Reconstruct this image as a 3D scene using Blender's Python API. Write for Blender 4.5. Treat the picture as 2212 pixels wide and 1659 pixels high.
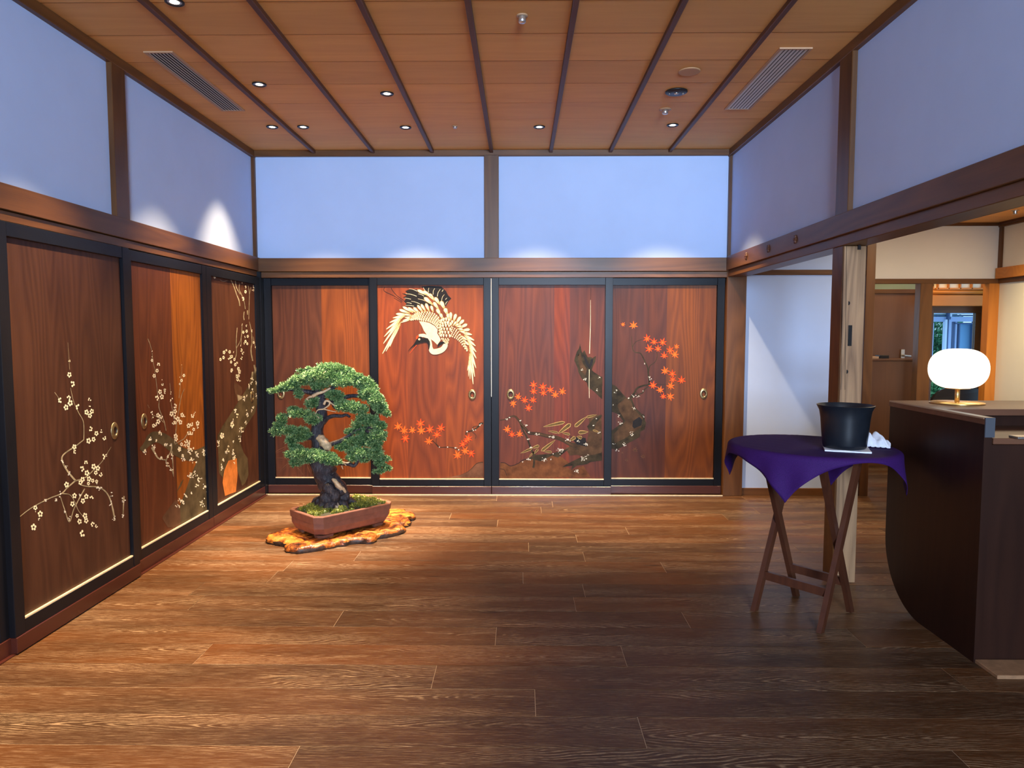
import bpy, bmesh, math, random
import numpy as np
from math import sin, cos, pi, radians, sqrt, atan2
from mathutils import Vector, Matrix
random.seed(7); rng = np.random.default_rng(7)
for o in list(bpy.data.objects): bpy.data.objects.remove(o)
C = bpy.context.scene.collection
sc = bpy.context.scene

# ------------------------------------------------------------------ camera, light, exposure
F, PITCH, YAW, CH, CD = 1531.6, .07, -.0116, 1.348, 5.9
cam = bpy.data.objects.new('camera', bpy.data.cameras.new('camera')); C.objects.link(cam)
cam.location = (0, -CD, CH); cam.rotation_euler = (pi/2-PITCH, 0, -YAW)
cam.data.sensor_width = 36; cam.data.lens = F/2212*36; cam.data.clip_start = .02; sc.camera = cam
sc.view_settings.view_transform = 'Standard'; sc.view_settings.look = 'None'
sc.view_settings.gamma = 1; sc.view_settings.use_curve_mapping = False
sc.view_settings.exposure = 0.8
w = bpy.data.worlds.new('world'); sc.world = w; w.use_nodes = True
w.node_tree.nodes['Background'].inputs[0].default_value = (.45, .72, 1, 1)
w.node_tree.nodes['Background'].inputs[1].default_value = 1.1
sc.cycles.max_bounces = 7; sc.cycles.diffuse_bounces = 4; sc.cycles.glossy_bounces = 3
sc.cycles.sample_clamp_indirect = 6; sc.cycles.use_denoising = True

BLUE = (.58, .75, 1.0); WARM = (1, .72, .42)
def area(name, loc, rot, sx, sy, power, col, spread=180, parent=None):
    L = bpy.data.lights.new(name, 'AREA'); L.shape = 'RECTANGLE'; L.size = sx; L.size_y = sy
    L.energy = power; L.color = col; L.spread = radians(spread)
    o = bpy.data.objects.new(name, L); C.objects.link(o); o.location = loc; o.rotation_euler = rot
    if parent: o.parent = parent
    return o
def spot(name, loc, target, power, col, angle, blend=1, r=.03, parent=None):
    L = bpy.data.lights.new(name, 'SPOT'); L.energy = power; L.color = col
    L.spot_size = radians(angle); L.spot_blend = blend; L.shadow_soft_size = r
    o = bpy.data.objects.new(name, L); C.objects.link(o); o.location = loc
    d = Vector(target)-Vector(loc); o.rotation_euler = d.to_track_quat('-Z', 'Y').to_euler()
    return o
# daylight coming through the garden front behind the viewer, high in the rear wall
area('rear_daylight', (.9, -9.8, 2.0), (radians(97), 0, 0), 1.8, 1.3, 175, BLUE, 105)
# hall: ceiling light of the lobby on the right
area('lobby_light', (3.5, -.9, 2.33), (0, 0, 0), .9, 1.2, 17, (1, .78, .5))
spot('lobby_spot', (3.9, -.2, 2.36), (4.5, .1, 1.2), 60, (1, .8, .45), 95, 1, .05)
area('vestibule_light', (4.0, 1.25, 2.2), (0, 0, 0), .8, .4, 3.0, (1, .66, .3))

# ------------------------------------------------------------------ helpers
fwd = Vector((sin(YAW)*cos(PITCH), cos(YAW)*cos(PITCH), -sin(PITCH)))
rgt = Vector((cos(YAW), -sin(YAW), 0)); upv = rgt.cross(fwd); ORI = Vector((0, -CD, CH))
def U(px, py, ax, val):
    "the point of the plane (axis ax = val) that the photograph shows at (px,py)"
    d = fwd*F + rgt*(px-1106) + upv*(829.5-py)
    return ORI + d*((val-ORI[ax])/d[ax])

def link(o, parent=None):
    C.objects.link(o)
    if parent is not None: o.parent = parent
    return o
def tag(o, label=None, cat=None, group=None, kind=None):
    if label: o['label'] = label
    if cat: o['category'] = cat
    if group: o['group'] = group
    if kind: o['kind'] = kind
    return o
def empty(name, loc=(0, 0, 0), label=None, cat=None, group=None, kind=None):
    o = bpy.data.objects.new(name, None); o.empty_display_size = .05; link(o); o.location = loc
    return tag(o, label, cat, group, kind)
def mesh_obj(name, V, Fc, mats, parent=None, mi=None, smooth=False, world=True):
    me = bpy.data.meshes.new(name); me.from_pydata([tuple(v) for v in V], [], Fc)
    for m in (mats if isinstance(mats, (list, tuple)) else [mats]): me.materials.append(m)
    if mi is not None: me.polygons.foreach_set('material_index', mi)
    if smooth: me.polygons.foreach_set('use_smooth', [True]*len(me.polygons))
    me.update(); o = bpy.data.objects.new(name, me); link(o, parent)
    if world and parent is not None: recenter(o)
    return o
def absloc(o):
    v = Vector((0, 0, 0))
    while o is not None: v += Vector(o.location); o = o.parent
    return v
def recenter(o):
    "mesh written in world coordinates, parent empty unrotated: cancel the parent's offset"
    if o.parent is not None: o.location = -absloc(o.parent)
    return o
class MB:
    def __init__(s): s.v = []; s.f = []; s.mi = []
    def add(s, V, Fc, mi=0):
        n = len(s.v); s.v += [tuple(v) for v in V]; s.f += [tuple(i+n for i in f) for f in Fc]; s.mi += [mi]*len(Fc); return s
    def box(s, x0, y0, z0, x1, y1, z1, b=0.0, mi=0):
        if b <= 0:
            V = [(x, y, z) for z in (z0, z1) for y in (y0, y1) for x in (x0, x1)]
            return s.add(V, [(0, 2, 3, 1), (4, 5, 7, 6), (0, 1, 5, 4), (2, 6, 7, 3), (0, 4, 6, 2), (1, 3, 7, 5)], mi)
        # chamfered box: 24 verts
        c = ((x0+x1)/2, (y0+y1)/2, (z0+z1)/2); h = (abs(x1-x0)/2, abs(y1-y0)/2, abs(z1-z0)/2); b = min(b, min(h)*.6)
        V = []; idx = {}
        for sx in (-1, 1):
            for sy in (-1, 1):
                for sz in (-1, 1):
                    for a in range(3):
                        p = [h[0]*sx, h[1]*sy, h[2]*sz]
                        for k in range(3):
                            if k != a: p[k] -= b*(sx, sy, sz)[k]
                        idx[(sx, sy, sz, a)] = len(V); V.append((c[0]+p[0], c[1]+p[1], c[2]+p[2]))
        Fc = []
        for a in range(3):
            b1, b2 = (a+1) % 3, (a+2) % 3
            for s0 in (-1, 1):
                q = []
                for u, w_ in ((-1, -1), (1, -1), (1, 1), (-1, 1)):
                    t = [0, 0, 0]; t[a] = s0; t[b1] = u; t[b2] = w_; q.append(idx[(*t, a)])
                Fc.append(tuple(q if s0 > 0 else q[::-1]))
            for u in (-1, 1):
                for w_ in (-1, 1):
                    t = [0, 0, 0]; t[b1] = u; t[b2] = w_
                    lo = list(t); lo[a] = -1; hi = list(t); hi[a] = 1
                    Fc.append((idx[(*lo, b1)], idx[(*hi, b1)], idx[(*hi, b2)], idx[(*lo, b2)]))
        for sx in (-1, 1):
            for sy in (-1, 1):
                for sz in (-1, 1): Fc.append(tuple(idx[(sx, sy, sz, a)] for a in range(3)))
        return s.add(V, Fc, mi)
    def tube(s, P, R, seg=10, mi=0, noise=0, caps=True, fr=3.0, flat=1.0):
        P = [Vector(p) for p in P]; n = len(P)
        if not hasattr(R, '__len__'): R = [R]*n
        up = Vector((0, 0, 1)); V = []; X = None
        for i in range(n):
            t = (P[min(i+1, n-1)]-P[max(i-1, 0)]).normalized()
            if X is None:
                X = t.cross(up) if abs(t.z) < .95 else t.cross(Vector((0, 1, 0)))
            X = (X - t*X.dot(t)).normalized(); Y = t.cross(X)
            for k in range(seg):
                a = 2*pi*k/seg; r = R[i]
                if noise: r *= 1+noise*(.5*sin(a*fr+i*.55)+.35*sin(a*5-i*.8+1)+.3*sin(i*1.7+a*2))
                V.append(P[i]+X*(r*cos(a))+Y*(r*flat*sin(a)))
        Fc = [(i*seg+k, i*seg+(k+1) % seg, (i+1)*seg+(k+1) % seg, (i+1)*seg+k) for i in range(n-1) for k in range(seg)]
        if caps: Fc += [tuple(range(seg))[::-1], tuple((n-1)*seg+k for k in range(seg))]
        return s.add(V, Fc, mi)
    def lathe(s, prof, c=(0, 0, 0), seg=32, mi=0, sy=1.0, close=False):
        V = []; n = len(prof)
        for r, z in prof:
            for k in range(seg): a = 2*pi*k/seg; V.append((c[0]+r*cos(a), c[1]+r*sin(a)*sy, c[2]+z))
        Fc = [(i*seg+k, i*seg+(k+1) % seg, (i+1)*seg+(k+1) % seg, (i+1)*seg+k) for i in range(n-1) for k in range(seg)]
        if prof[0][0] > 1e-5 and not close: Fc.append(tuple(range(seg))[::-1])
        if prof[-1][0] > 1e-5 and not close: Fc.append(tuple((n-1)*seg+k for k in range(seg)))
        return s.add(V, Fc, mi)
    def bar(s, a, b, wx, wy, axx, bev=0, mi=0):
        "rectangular bar from a to b, width wx along axx, wy across"
        a = Vector(a); b = Vector(b); t = (b-a).normalized(); X = Vector(axx); X = (X-t*X.dot(t)).normalized(); Y = t.cross(X)
        V = [p+X*(wx/2*i)+Y*(wy/2*j) for p in (a, b) for i, j in ((-1, -1), (1, -1), (1, 1), (-1, 1))]
        return s.add(V, [(3, 2, 1, 0), (4, 5, 6, 7), (0, 1, 5, 4), (1, 2, 6, 5), (2, 3, 7, 6), (3, 0, 4, 7)], mi)
    def build(s, name, mats, parent=None, smooth=False, color=None):
        o = mesh_obj(name, s.v, s.f, mats, parent, s.mi if isinstance(mats, (list, tuple)) else None, smooth)
        if color: o.color = (*color, 1)
        return o
def fixn(o):
    bm = bmesh.new(); bm.from_mesh(o.data); bmesh.ops.recalc_face_normals(bm, faces=bm.faces); bm.to_mesh(o.data); bm.free(); return o
def box(name, m, parent, x0, y0, z0, x1, y1, z1, b=.002, color=None):
    o = MB().box(min(x0, x1), min(y0, y1), min(z0, z1), max(x0, x1), max(y0, y1), max(z0, z1), b).build(name, m, parent)
    if color: o.color = (*color, 1)
    return o
def smooth_angle(o, deg=40):
    o.data.polygons.foreach_set('use_smooth', [True]*len(o.data.polygons))
    bm = bmesh.new(); bm.from_mesh(o.data)
    for e in bm.edges:
        if len(e.link_faces) == 2 and e.calc_face_angle(0) > radians(deg): e.smooth = False
    bm.to_mesh(o.data); bm.free(); return o

# ------------------------------------------------------------------ materials
def srgb(r, g, b):
    f = lambda c: (c/255/12.92) if c/255 <= .04045 else ((c/255+.055)/1.055)**2.4
    return (f(r), f(g), f(b), 1)
class NT:
    def __init__(s, name):
        s.m = bpy.data.materials.new(name); s.m.use_nodes = True; s.t = s.m.node_tree; s.n = s.t.nodes
        s.b = s.n['Principled BSDF']
    def new(s, ty, **kw):
        n = s.n.new(ty)
        for k, v in kw.items():
            if k == 'ins':
                for a, b in v.items():
                    if hasattr(b, 'is_linked') or isinstance(b, bpy.types.NodeSocket): s.t.links.new(b, n.inputs[a])
                    else: n.inputs[a].default_value = b
            else: setattr(n, k, v)
        return n
    def math(s, op, a, b=None, c=None):
        n = s.n.new('ShaderNodeMath'); n.operation = op
        for i, x in enumerate((a, b, c)):
            if x is None: continue
            if isinstance(x, bpy.types.NodeSocket): s.t.links.new(x, n.inputs[i])
            else: n.inputs[i].default_value = x
        return n.outputs[0]
    def mix(s, fac, a, b, blend='MIX'):
        n = s.n.new('ShaderNodeMix'); n.data_type = 'RGBA'; n.blend_type = blend
        for i, x in ((0, fac), (6, a), (7, b)):
            if isinstance(x, bpy.types.NodeSocket): s.t.links.new(x, n.inputs[i])
            else: n.inputs[i].default_value = x
        return n.outputs[2]
    def ramp(s, fac, stops):
        n = s.n.new('ShaderNodeValToRGB'); e = n.color_ramp.elements
        while len(e) < len(stops): e.new(.5)
        for i, (p, c) in enumerate(stops): e[i].position = p; e[i].color = c if len(c) == 4 else (*c, 1)
        s.t.links.new(fac, n.inputs[0]); return n.outputs[0]
    def set(s, **kw):
        for k, v in kw.items():
            k = {'col': 'Base Color', 'rough': 'Roughness', 'metal': 'Metallic', 'spec': 'Specular IOR Level', 'em': 'Emission Color', 'es': 'Emission Strength',
                 'coat': 'Coat Weight', 'coatr': 'Coat Roughness', 'sss': 'Subsurface Weight', 'trans': 'Transmission Weight', 'sheen': 'Sheen Weight', 'normal': 'Normal', 'ior': 'IOR', 'alpha': 'Alpha'}[k]
            if isinstance(v, bpy.types.NodeSocket): s.t.links.new(v, s.b.inputs[k])
            else: s.b.inputs[k].default_value = v
        return s
    def bump(s, h, st=.3, dist=.002):
        n = s.new('ShaderNodeBump', ins={'Strength': st, 'Distance': dist, 'Height': h}); s.set(normal=n.outputs[0]); return s
def coords(N, sx, sy, sz):
    tc = N.new('ShaderNodeTexCoord'); oi = N.new('ShaderNodeObjectInfo')
    off = N.new('ShaderNodeVectorMath', operation='SCALE', ins={0: (37.3, 19.7, 11.1)}); N.t.links.new(oi.outputs['Random'], off.inputs['Scale'])
    ad = N.new('ShaderNodeVectorMath', operation='ADD', ins={0: tc.outputs['Object'], 1: off.outputs[0]})
    mp = N.new('ShaderNodeVectorMath', operation='MULTIPLY', ins={0: ad.outputs[0], 1: (sx, sy, sz)})
    return mp.outputs[0], oi, ad.outputs[0]
def wood(name, axis, dark, light, rough=.5, ring=5, contrast=.6, vary=.25, bump=.25, line=None, tint=False, spec=.5, coat=0, patch=.5, stretch=None, fine=.25):
    """grain runs along axis; line = colour of pore-filled bright grain lines"""
    N = NT(name); ai = 'xyz'.index(axis)
    lo = .35; s1 = [3.2]*3; s1[ai] = lo
    if stretch: s1 = stretch
    v1, oi, base = coords(N, *s1)
    n1 = N.new('ShaderNodeTexNoise', ins={'Vector': v1, 'Scale': 1.0, 'Detail': 2, 'Roughness': .5})
    rings = N.math('FRACT', N.math('MULTIPLY', n1.outputs[0], ring*4))
    tri = N.math('ABSOLUTE', N.math('SUBTRACT', rings, .5))          # 0..0.5
    s2 = [220]*3; s2[ai] = 6
    v2 = N.new('ShaderNodeVectorMath', operation='MULTIPLY', ins={0: base, 1: s2}).outputs[0]
    n2 = N.new('ShaderNodeTexNoise', ins={'Vector': v2, 'Scale': 1.0, 'Detail': 3, 'Roughness': .6})
    s3 = [5]*3; s3[ai] = .9
    v3 = N.new('ShaderNodeVectorMath', operation='MULTIPLY', ins={0: base, 1: s3}).outputs[0]
    n3 = N.new('ShaderNodeTexNoise', ins={'Vector': v3, 'Scale': 1.0, 'Detail': 3, 'Roughness': .55})
    fac = N.math('ADD', N.math('MULTIPLY', tri, contrast), N.math('MULTIPLY', n2.outputs[0], fine))
    fac = N.math('ADD', fac, N.math('MULTIPLY', N.math('SUBTRACT', n3.outputs[0], .5), patch))
    fac = N.math('ADD', fac, .18)
    col = N.ramp(fac, [(.15, dark), (.8, light)])
    if line is not None:
        th = N.math('GREATER_THAN', tri, .405)
        soft = N.ramp(tri, [(.33, (0, 0, 0, 1)), (.46, (1, 1, 1, 1))])
        msk = N.math('MULTIPLY', soft, N.ramp(n2.outputs[0], [(.42, (0, 0, 0, 1)), (.6, (1, 1, 1, 1))]))
        msk = N.math('MULTIPLY', msk, N.ramp(n3.outputs[0], [(.42, (.12,)*3), (.62, (1,)*3)]))
        col = N.mix(msk, col, line)
    val = N.math('ADD', N.math('MULTIPLY', N.math('SUBTRACT', oi.outputs['Random'], .5), vary), 1.0)
    col = N.mix(1.0, col, N.new('ShaderNodeCombineColor', ins={0: val, 1: val, 2: val}).outputs[0], 'MULTIPLY')
    if tint: col = N.mix(1.0, col, oi.outputs['Color'], 'MULTIPLY')
    rr = N.math('ADD', N.math('MULTIPLY', n3.outputs[0], .16), rough-.08)
    N.set(col=col, rough=rr, spec=spec, coat=coat, coatr=.2)
    if bump: N.bump(N.math('ADD', n2.outputs[0], N.math('MULTIPLY', tri, .6)), bump, .0015)
    return N.m
def plain(name, col, rough=.5, metal=0, spec=.5, noise=.0, scale=30, bump=0, **kw):
    N = NT(name); 
    if noise or bump:
        tc = N.new('ShaderNodeTexCoord'); n = N.new('ShaderNodeTexNoise', ins={'Vector': tc.outputs['Object'], 'Scale': scale, 'Detail': 4, 'Roughness': .6})
        c = N.ramp(n.outputs[0], [(.3, tuple(x*(1-noise) for x in col[:3])), (.7, tuple(min(1, x*(1+noise)) for x in col[:3]))])
        N.set(col=c)
        if bump: N.bump(n.outputs[0], bump, .002)
    else: N.set(col=(*col[:3], 1))
    N.set(rough=rough, metal=metal, spec=spec, **kw); return N.m

M = {}
M['plaster'] = plain('plaster', (.48, .60, .86), .85, noise=.035, scale=2.2, bump=.0, spec=.2)  # white plaster with the blue daylight cast mixed into its colour
M['plaster_hall'] = plain('plaster_hall', (.80, .74, .62), .85, noise=.03, scale=2, spec=.2)
beam_d, beam_l = (.06, .021, .0055, 1), (.20, .078, .019, 1)
for a in 'xyz': M['beam_'+a] = wood('beam_'+a, a, beam_d, beam_l, .42, 3, .35, .2, .12, spec=.4)
for a in 'xy': M['ceil_'+a] = wood('ceiling_board_'+a, a, (.60, .29, .088, 1), (.80, .42, .145, 1), .6, 2.5, .22, .12, .06, spec=.2, patch=.6, fine=.30)
for a in 'xz': M['orange_'+a] = wood('amber_beam_'+a, a, (.45, .135, .014, 1), (.70, .26, .034, 1), .5, 3, .3, .1, .1)
M['batten'] = wood('batten', 'y', (.075, .026, .012, 1), (.15, .055, .025, 1), .5, 3, .3, .1, .1, spec=.3)
M['floor'] = wood('floor_plank', 'x', (.070, .026, .010, 1), (.20, .083, .032, 1), .36, 4.5, .7, .45, .35, line=(.58, .40, .24, 1), spec=.45, patch=.7,
                  stretch=[.55, 6.0, 6.0], fine=.35)
M['floor_base'] = plain('floor_joint_filler', (.42, .30, .19), .8)
N = NT('oak_plank'); tc = N.new('ShaderNodeTexCoord'); oi = N.new('ShaderNodeObjectInfo'); sx = N.new('ShaderNodeSeparateXYZ', ins={0: tc.outputs['Object']})
rnd = oi.outputs['Random']; X_, Y_ = sx.outputs[0], sx.outputs[1]
v = N.math('MULTIPLY', N.math('SUBTRACT', N.math('FRACT', N.math('DIVIDE', N.math('ADD', Y_, 7.48), .1905)), .5), .1905)
ux = N.math('ADD', X_, N.math('MULTIPLY', rnd, 53.0)); uy = N.math('ADD', Y_, N.math('MULTIPLY', rnd, 31.0))
def nz(fx, fy, det=2, ro=.5):
    cb = N.new('ShaderNodeCombineXYZ', ins={0: N.math('MULTIPLY', ux, fx), 1: N.math('MULTIPLY', uy, fy)})
    return N.new('ShaderNodeTexNoise', ins={'Vector': cb.outputs[0], 'Scale': 1.0, 'Detail': det, 'Roughness': ro}).outputs[0]
n1 = nz(2.2, 9); n2 = nz(9, 330, 3, .65); n3 = nz(1.0, 7, 3); n4 = nz(30, 160, 3, .7)
vc = N.math('ADD', v, N.math('MULTIPLY', N.math('SUBTRACT', rnd, .5), .08))
sg = N.math('SUBTRACT', N.math('MULTIPLY', N.math('GREATER_THAN', N.math('FRACT', N.math('MULTIPLY', rnd, 7.0)), .5), 2.0), 1.0)
ch = N.math('MULTIPLY', N.math('SQRT', N.math('ADD', N.math('MULTIPLY', vc, vc), .00008)), 95.0)
f = N.math('ADD', N.math('ADD', N.math('MULTIPLY', N.math('MULTIPLY', ux, sg), 9.0), ch), N.math('MULTIPLY', n1, 9.0))
tri = N.math('ABSOLUTE', N.math('SUBTRACT', N.math('FRACT', f), .5))
lines = N.ramp(tri, [(.26, (0, 0, 0, 1)), (.46, (1, 1, 1, 1))])
pk = N.ramp(n3, [(.47, (0,)*3), (.60, (1,)*3)])
frag = N.ramp(n4, [(.38, (.25,)*3), (.55, (1,)*3)])
fibre = N.ramp(n2, [(.48, (0,)*3), (.66, (1,)*3)])
msk = N.math('ADD', N.math('MULTIPLY', N.math('MULTIPLY', N.math('MULTIPLY', lines, pk), frag), .48), N.math('MULTIPLY', N.math('MULTIPLY', fibre, frag), .27))
base = N.ramp(N.math('FRACT', N.math('MULTIPLY', rnd, 13.7)), [(0, (0.059, 0.024, 0.010, 1)), (.4, (0.073, 0.030, 0.012, 1)), (.75, (0.089, 0.032, 0.009, 1)), (1, (0.107, 0.036, 0.009, 1))])
base = N.mix(1.0, base, N.ramp(nz(1.3, 5, 3), [(.3, (.52,)*3), (.7, (1.10, 1.06, 1.0))]), 'MULTIPLY')
vo = N.new('ShaderNodeTexVoronoi', ins={'Vector': N.new('ShaderNodeCombineXYZ', ins={0: N.math('MULTIPLY', ux, 1.6), 1: N.math('MULTIPLY', uy, 6.5)}).outputs[0], 'Scale': 1.0})
knot = N.ramp(N.math('ADD', vo.outputs['Distance'], N.math('MULTIPLY', n4, .06)), [(.06, (.28, .25, .25, 1)), (.17, (1, 1, 1, 1))])
base = N.mix(1.0, base, knot, 'MULTIPLY')
col = N.mix(msk, base, (.50, .34, .20, 1))
N.set(col=col, rough=N.math('ADD', N.math('MULTIPLY', msk, .25), .36), spec=.28).bump(N.math('ADD', msk, N.math('MULTIPLY', n2, .5)), .3, .0008); M['oak'] = N.m
M['lacquer'] = wood('black_lacquer', 'z', (.004, .005, .008, 1), (.010, .010, .014, 1), .36, 3, .2, .2, .1, spec=.2)
M['lacquer_h'] = wood('black_lacquer_rail', 'x', (.004, .005, .008, 1), (.010, .010, .014, 1), .36, 3, .2, .2, .1, spec=.2)
M['skirt'] = wood('red_lacquer_skirt', 'x', (.035, .008, .006, 1), (.10, .024, .014, 1), .3, 2, .3, .2, .08, spec=.6)
M['skirt_y'] = wood('red_lacquer_skirt_side', 'y', (.035, .008, .006, 1), (.10, .024, .014, 1), .3, 2, .3, .2, .08, spec=.6)
M['cedar'] = wood('cedar_panel', 'z', (.085, .020, .004, 1), (.255, .070, .011, 1), .5, 5, .55, .06, .12, tint=True, spec=.28, patch=.75, fine=.4)
M['gold'] = plain('gold_track_and_lit_edge', (.78, .66, .44), .45, .2, noise=.15, scale=40)
M['brass'] = plain('aged_brass', (.32, .24, .12), .38, .85, noise=.3, scale=60)
M['brass_dark'] = plain('dark_brass_cup', (.05, .045, .04), .35, .7)
M['lamp_gold'] = plain('satin_gold', (.85, .55, .2), .3, .9)
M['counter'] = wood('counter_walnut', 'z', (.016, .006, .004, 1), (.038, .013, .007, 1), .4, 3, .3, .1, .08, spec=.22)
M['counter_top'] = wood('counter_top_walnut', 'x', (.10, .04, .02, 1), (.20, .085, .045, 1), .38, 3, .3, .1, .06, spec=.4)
M['door_brown'] = wood('brown_veneer', 'z', (.11, .042, .015, 1), (.18, .07, .025, 1), .55, 3, .2, .1, .05)
M['rawpillar'] = wood('weathered_pillar', 'z', (.13, .062, .026, 1), (.36, .20, .095, 1), .65, 7, .7, .1, .5, patch=1.0, fine=.5)
M['stand'] = wood('stand_wood', 'z', (.05, .014, .007, 1), (.105, .032, .013, 1), .42, 4, .4, .15, .1)
M['dark_metal'] = plain('dark_metal', (.02, .018, .02), .4, .5)
M['steel'] = plain('steel', (.6, .58, .55), .3, .9)
M['white_plastic'] = plain('white_plastic', (.7, .66, .6), .5)
M['vent_frame'] = plain('vent_frame', (.45, .26, .14), .55)
M['vent_slat'] = plain('vent_slat', (.48, .45, .42), .5)
M['black'] = plain('black_void', (.006, .005, .005), .9)
M['bucket'] = plain('black_enamel', (.008, .010, .014), .33, noise=.2, scale=15)
M['linen'] = plain('white_linen', (.72, .72, .78), .85, noise=.06, scale=60, bump=.2)
N = NT('purple_cloth'); tc = N.new('ShaderNodeTexCoord')
wv = N.new('ShaderNodeTexNoise', ins={'Vector': tc.outputs['Object'], 'Scale': 500, 'Detail': 1})
N.set(col=N.ramp(wv.outputs[0], [(.3, (.022, .005, .062)), (.7, (.045, .009, .10))]), rough=.75, spec=.15).bump(wv.outputs[0], .15, .0006); M['purple'] = N.m
N = NT('lamp_glass'); N.set(col=(1, .95, .85, 1), em=(1, .90, .68, 1), es=1.0, rough=.25); M['globe'] = N.m
N = NT('lamp_lens'); N.set(col=(1, .95, .85, 1), em=(1, .88, .68, 1), es=5); M['lens'] = N.m

# ------------------------------------------------------------------ floor
ZC = 2.851; XL = -2.21; XR = 1.726; XD = -2.138
fl = box('floor', M['floor_base'], None, -2.4, -10.1, -.08, 4.9, 3.2, -.0009, 0)
tag(fl, 'brushed dark oak plank floor of the whole room', 'floor', kind='structure')
rowy = -3.67; RW = .1905
fixed = {0: [1410], 1: [1170, -200], 2: [943, 2100], 3: [425, 1365], 4: [1080], 5: [730, 1500], -1: [620], 9: [], }
def prow(k): return rowy+RW*k
for k in range(-13, 30):
    y0, y1 = prow(k), prow(k)+RW
    xs = []
    if k in fixed and k >= -1 and k < 6:
        ym = (y0+y1)/2
        for px in fixed[k]:
            t = (ym+CD); xs.append((px-1106)/F*(t*1.0)-.02+t*sin(YAW)*1.0)
    x = -2.35-random.random()*1.2; pts = [-2.35]
    if xs: a = sorted(xs); pts += [q for q in a if -2.2 < q < 4.6]; x = pts[-1]
    while True:
        x += 1.25+random.random()*1.0
        if x > 4.75: break
        if x-pts[-1] > .5: pts.append(x)
    pts.append(4.85); pts = sorted(pts)
    for a, b in zip(pts[:-1], pts[1:]):
        if b-a < .05: continue
        dz = random.uniform(-.0006, .0004)
        box('plank', M['oak'], fl, a+.0010, y0+.0013, -.0008, b-.0010, y1-.0013, dz+.0006, .0004)
rb = box('rear_boards', M['oak'], fl, -2.35, -10.05, -.0008, 4.85, prow(-13)-.002, .0004, 0); rb['kind'] = 'stuff'
fl_parts = [o for o in fl.children]

# ------------------------------------------------------------------ ceiling of the main room
ce = box('ceiling', M['black'], None, XL-.1, -10.1, ZC+.03, XR+.1, .12, ZC+.08, 0)
tag(ce, 'tan cedar board ceiling with thin dark battens', 'ceiling', kind='structure')
BS = .354; yb = -.462
k = 0
for i in range(-2, 28):
    y1 = yb-BS*i; y0 = y1-BS
    if y0 < -10.1: break
    if y1 > .1: y1 = .05
    if y0 > .1: continue
    tilt = .006
    V = [(XL, y0+.0035, ZC+.002), (XR+.03, y0+.0035, ZC+.002), (XR+.03, y1-.0035, ZC), (XL, y1-.0035, ZC)]
    V += [(x, y, z+.008) for x, y, z in V]
    mesh_obj('board', V, [(0, 1, 2, 3), (4, 7, 6, 5), (0, 4, 5, 1), (1, 5, 6, 2), (2, 6, 7, 3), (3, 7, 4, 0)], [M['ceil_x'], M['black']], ce, [0, 1, 1, 1, 1, 1])
for i in range(7):
    x = -1.69+i*.4846
    box('batten', M['batten'], ce, x-.014, -10.0, ZC-.026, x+.014, .03, ZC+.002, .003)
box('cornice', M['beam_x'], ce, XL, .0, ZC-.048, XR+.03, .05, ZC+.0, .003)
box('cornice', M['beam_y'], ce, XL-.02, -10.0, ZC-.055, XL+.03, .03, ZC+.0, .003)
box('cornice', M['beam_y'], ce, XR-.03, -10.0, ZC-.055, XR+.04, .03, ZC+.0, .003)

# ------------------------------------------------------------------ back wall
wb = empty('wall_back', (0, .05, 0), 'white plaster back wall above four painted doors, dark wood posts', 'wall', kind='structure')
box('plaster_panel', M['plaster'], wb, XL-.02, .035, 1.95, -.24, .09, ZC, 0)
box('plaster_panel', M['plaster'], wb, -.24, .035, 1.95, XR+.02, .09, ZC, 0)
box('post', M['beam_z'], wb, -.296, -.0, 1.95, -.178, .06, ZC-.04, .003)
box('corner_post', M['beam_z'], wb, XL-.005, .0, 1.95, XL+.025, .05, ZC-.04, .002)
box('corner_post', M['beam_z'], wb, XR-.022, .0, 1.95, XR+.005, .05, ZC-.04, .002)
box('beam', M['beam_x'], wb, XD-.03, -.045, 1.862, 1.70, .06, 1.972, .003)
box('lintel', M['beam_x'], wb, XD-.02, -.028, 1.813, 1.70, .06, 1.860, .002)
box('jamb', M['lacquer'], wb, XL-.03, -.05, 0, XD+.003, .06, 1.862, .002)
box('backing', M['black'], wb, XL-.03, .06, 0, 1.80, .09, 1.95, 0)
box('sill_track', M['gold'], wb, XD, -.045, -.005, 1.69, -.034, .0075, 0)
# wall continuing behind the opening on the right
wc = empty('wall_back_right', (2.3, 0, 0), 'white plaster wall section seen through the opening beside the pillar', 'wall', kind='structure')
box('plaster_panel', M['plaster'], wc, 1.80, .0, .06, 2.85, .06, 1.835, 0)
box('plaster_panel', M['plaster'], wc, 1.80, .0, 1.875, 2.85, .06, 2.40, 0)
box('rail', M['beam_x'], wc, 1.80, -.012, 1.833, 2.85, .05, 1.876, .002)
box('baseboard', M['beam_x'], wc, 1.85, -.012, .0, 2.83, .03, .062, .002)
box('post', M['beam_z'], wc, 2.83, -.02, 0, 2.905, .10, 2.39, .003)
box('post', M['beam_z'], wc, 1.692, -.035, 0, 1.853, .09, 1.865, .004)

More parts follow.
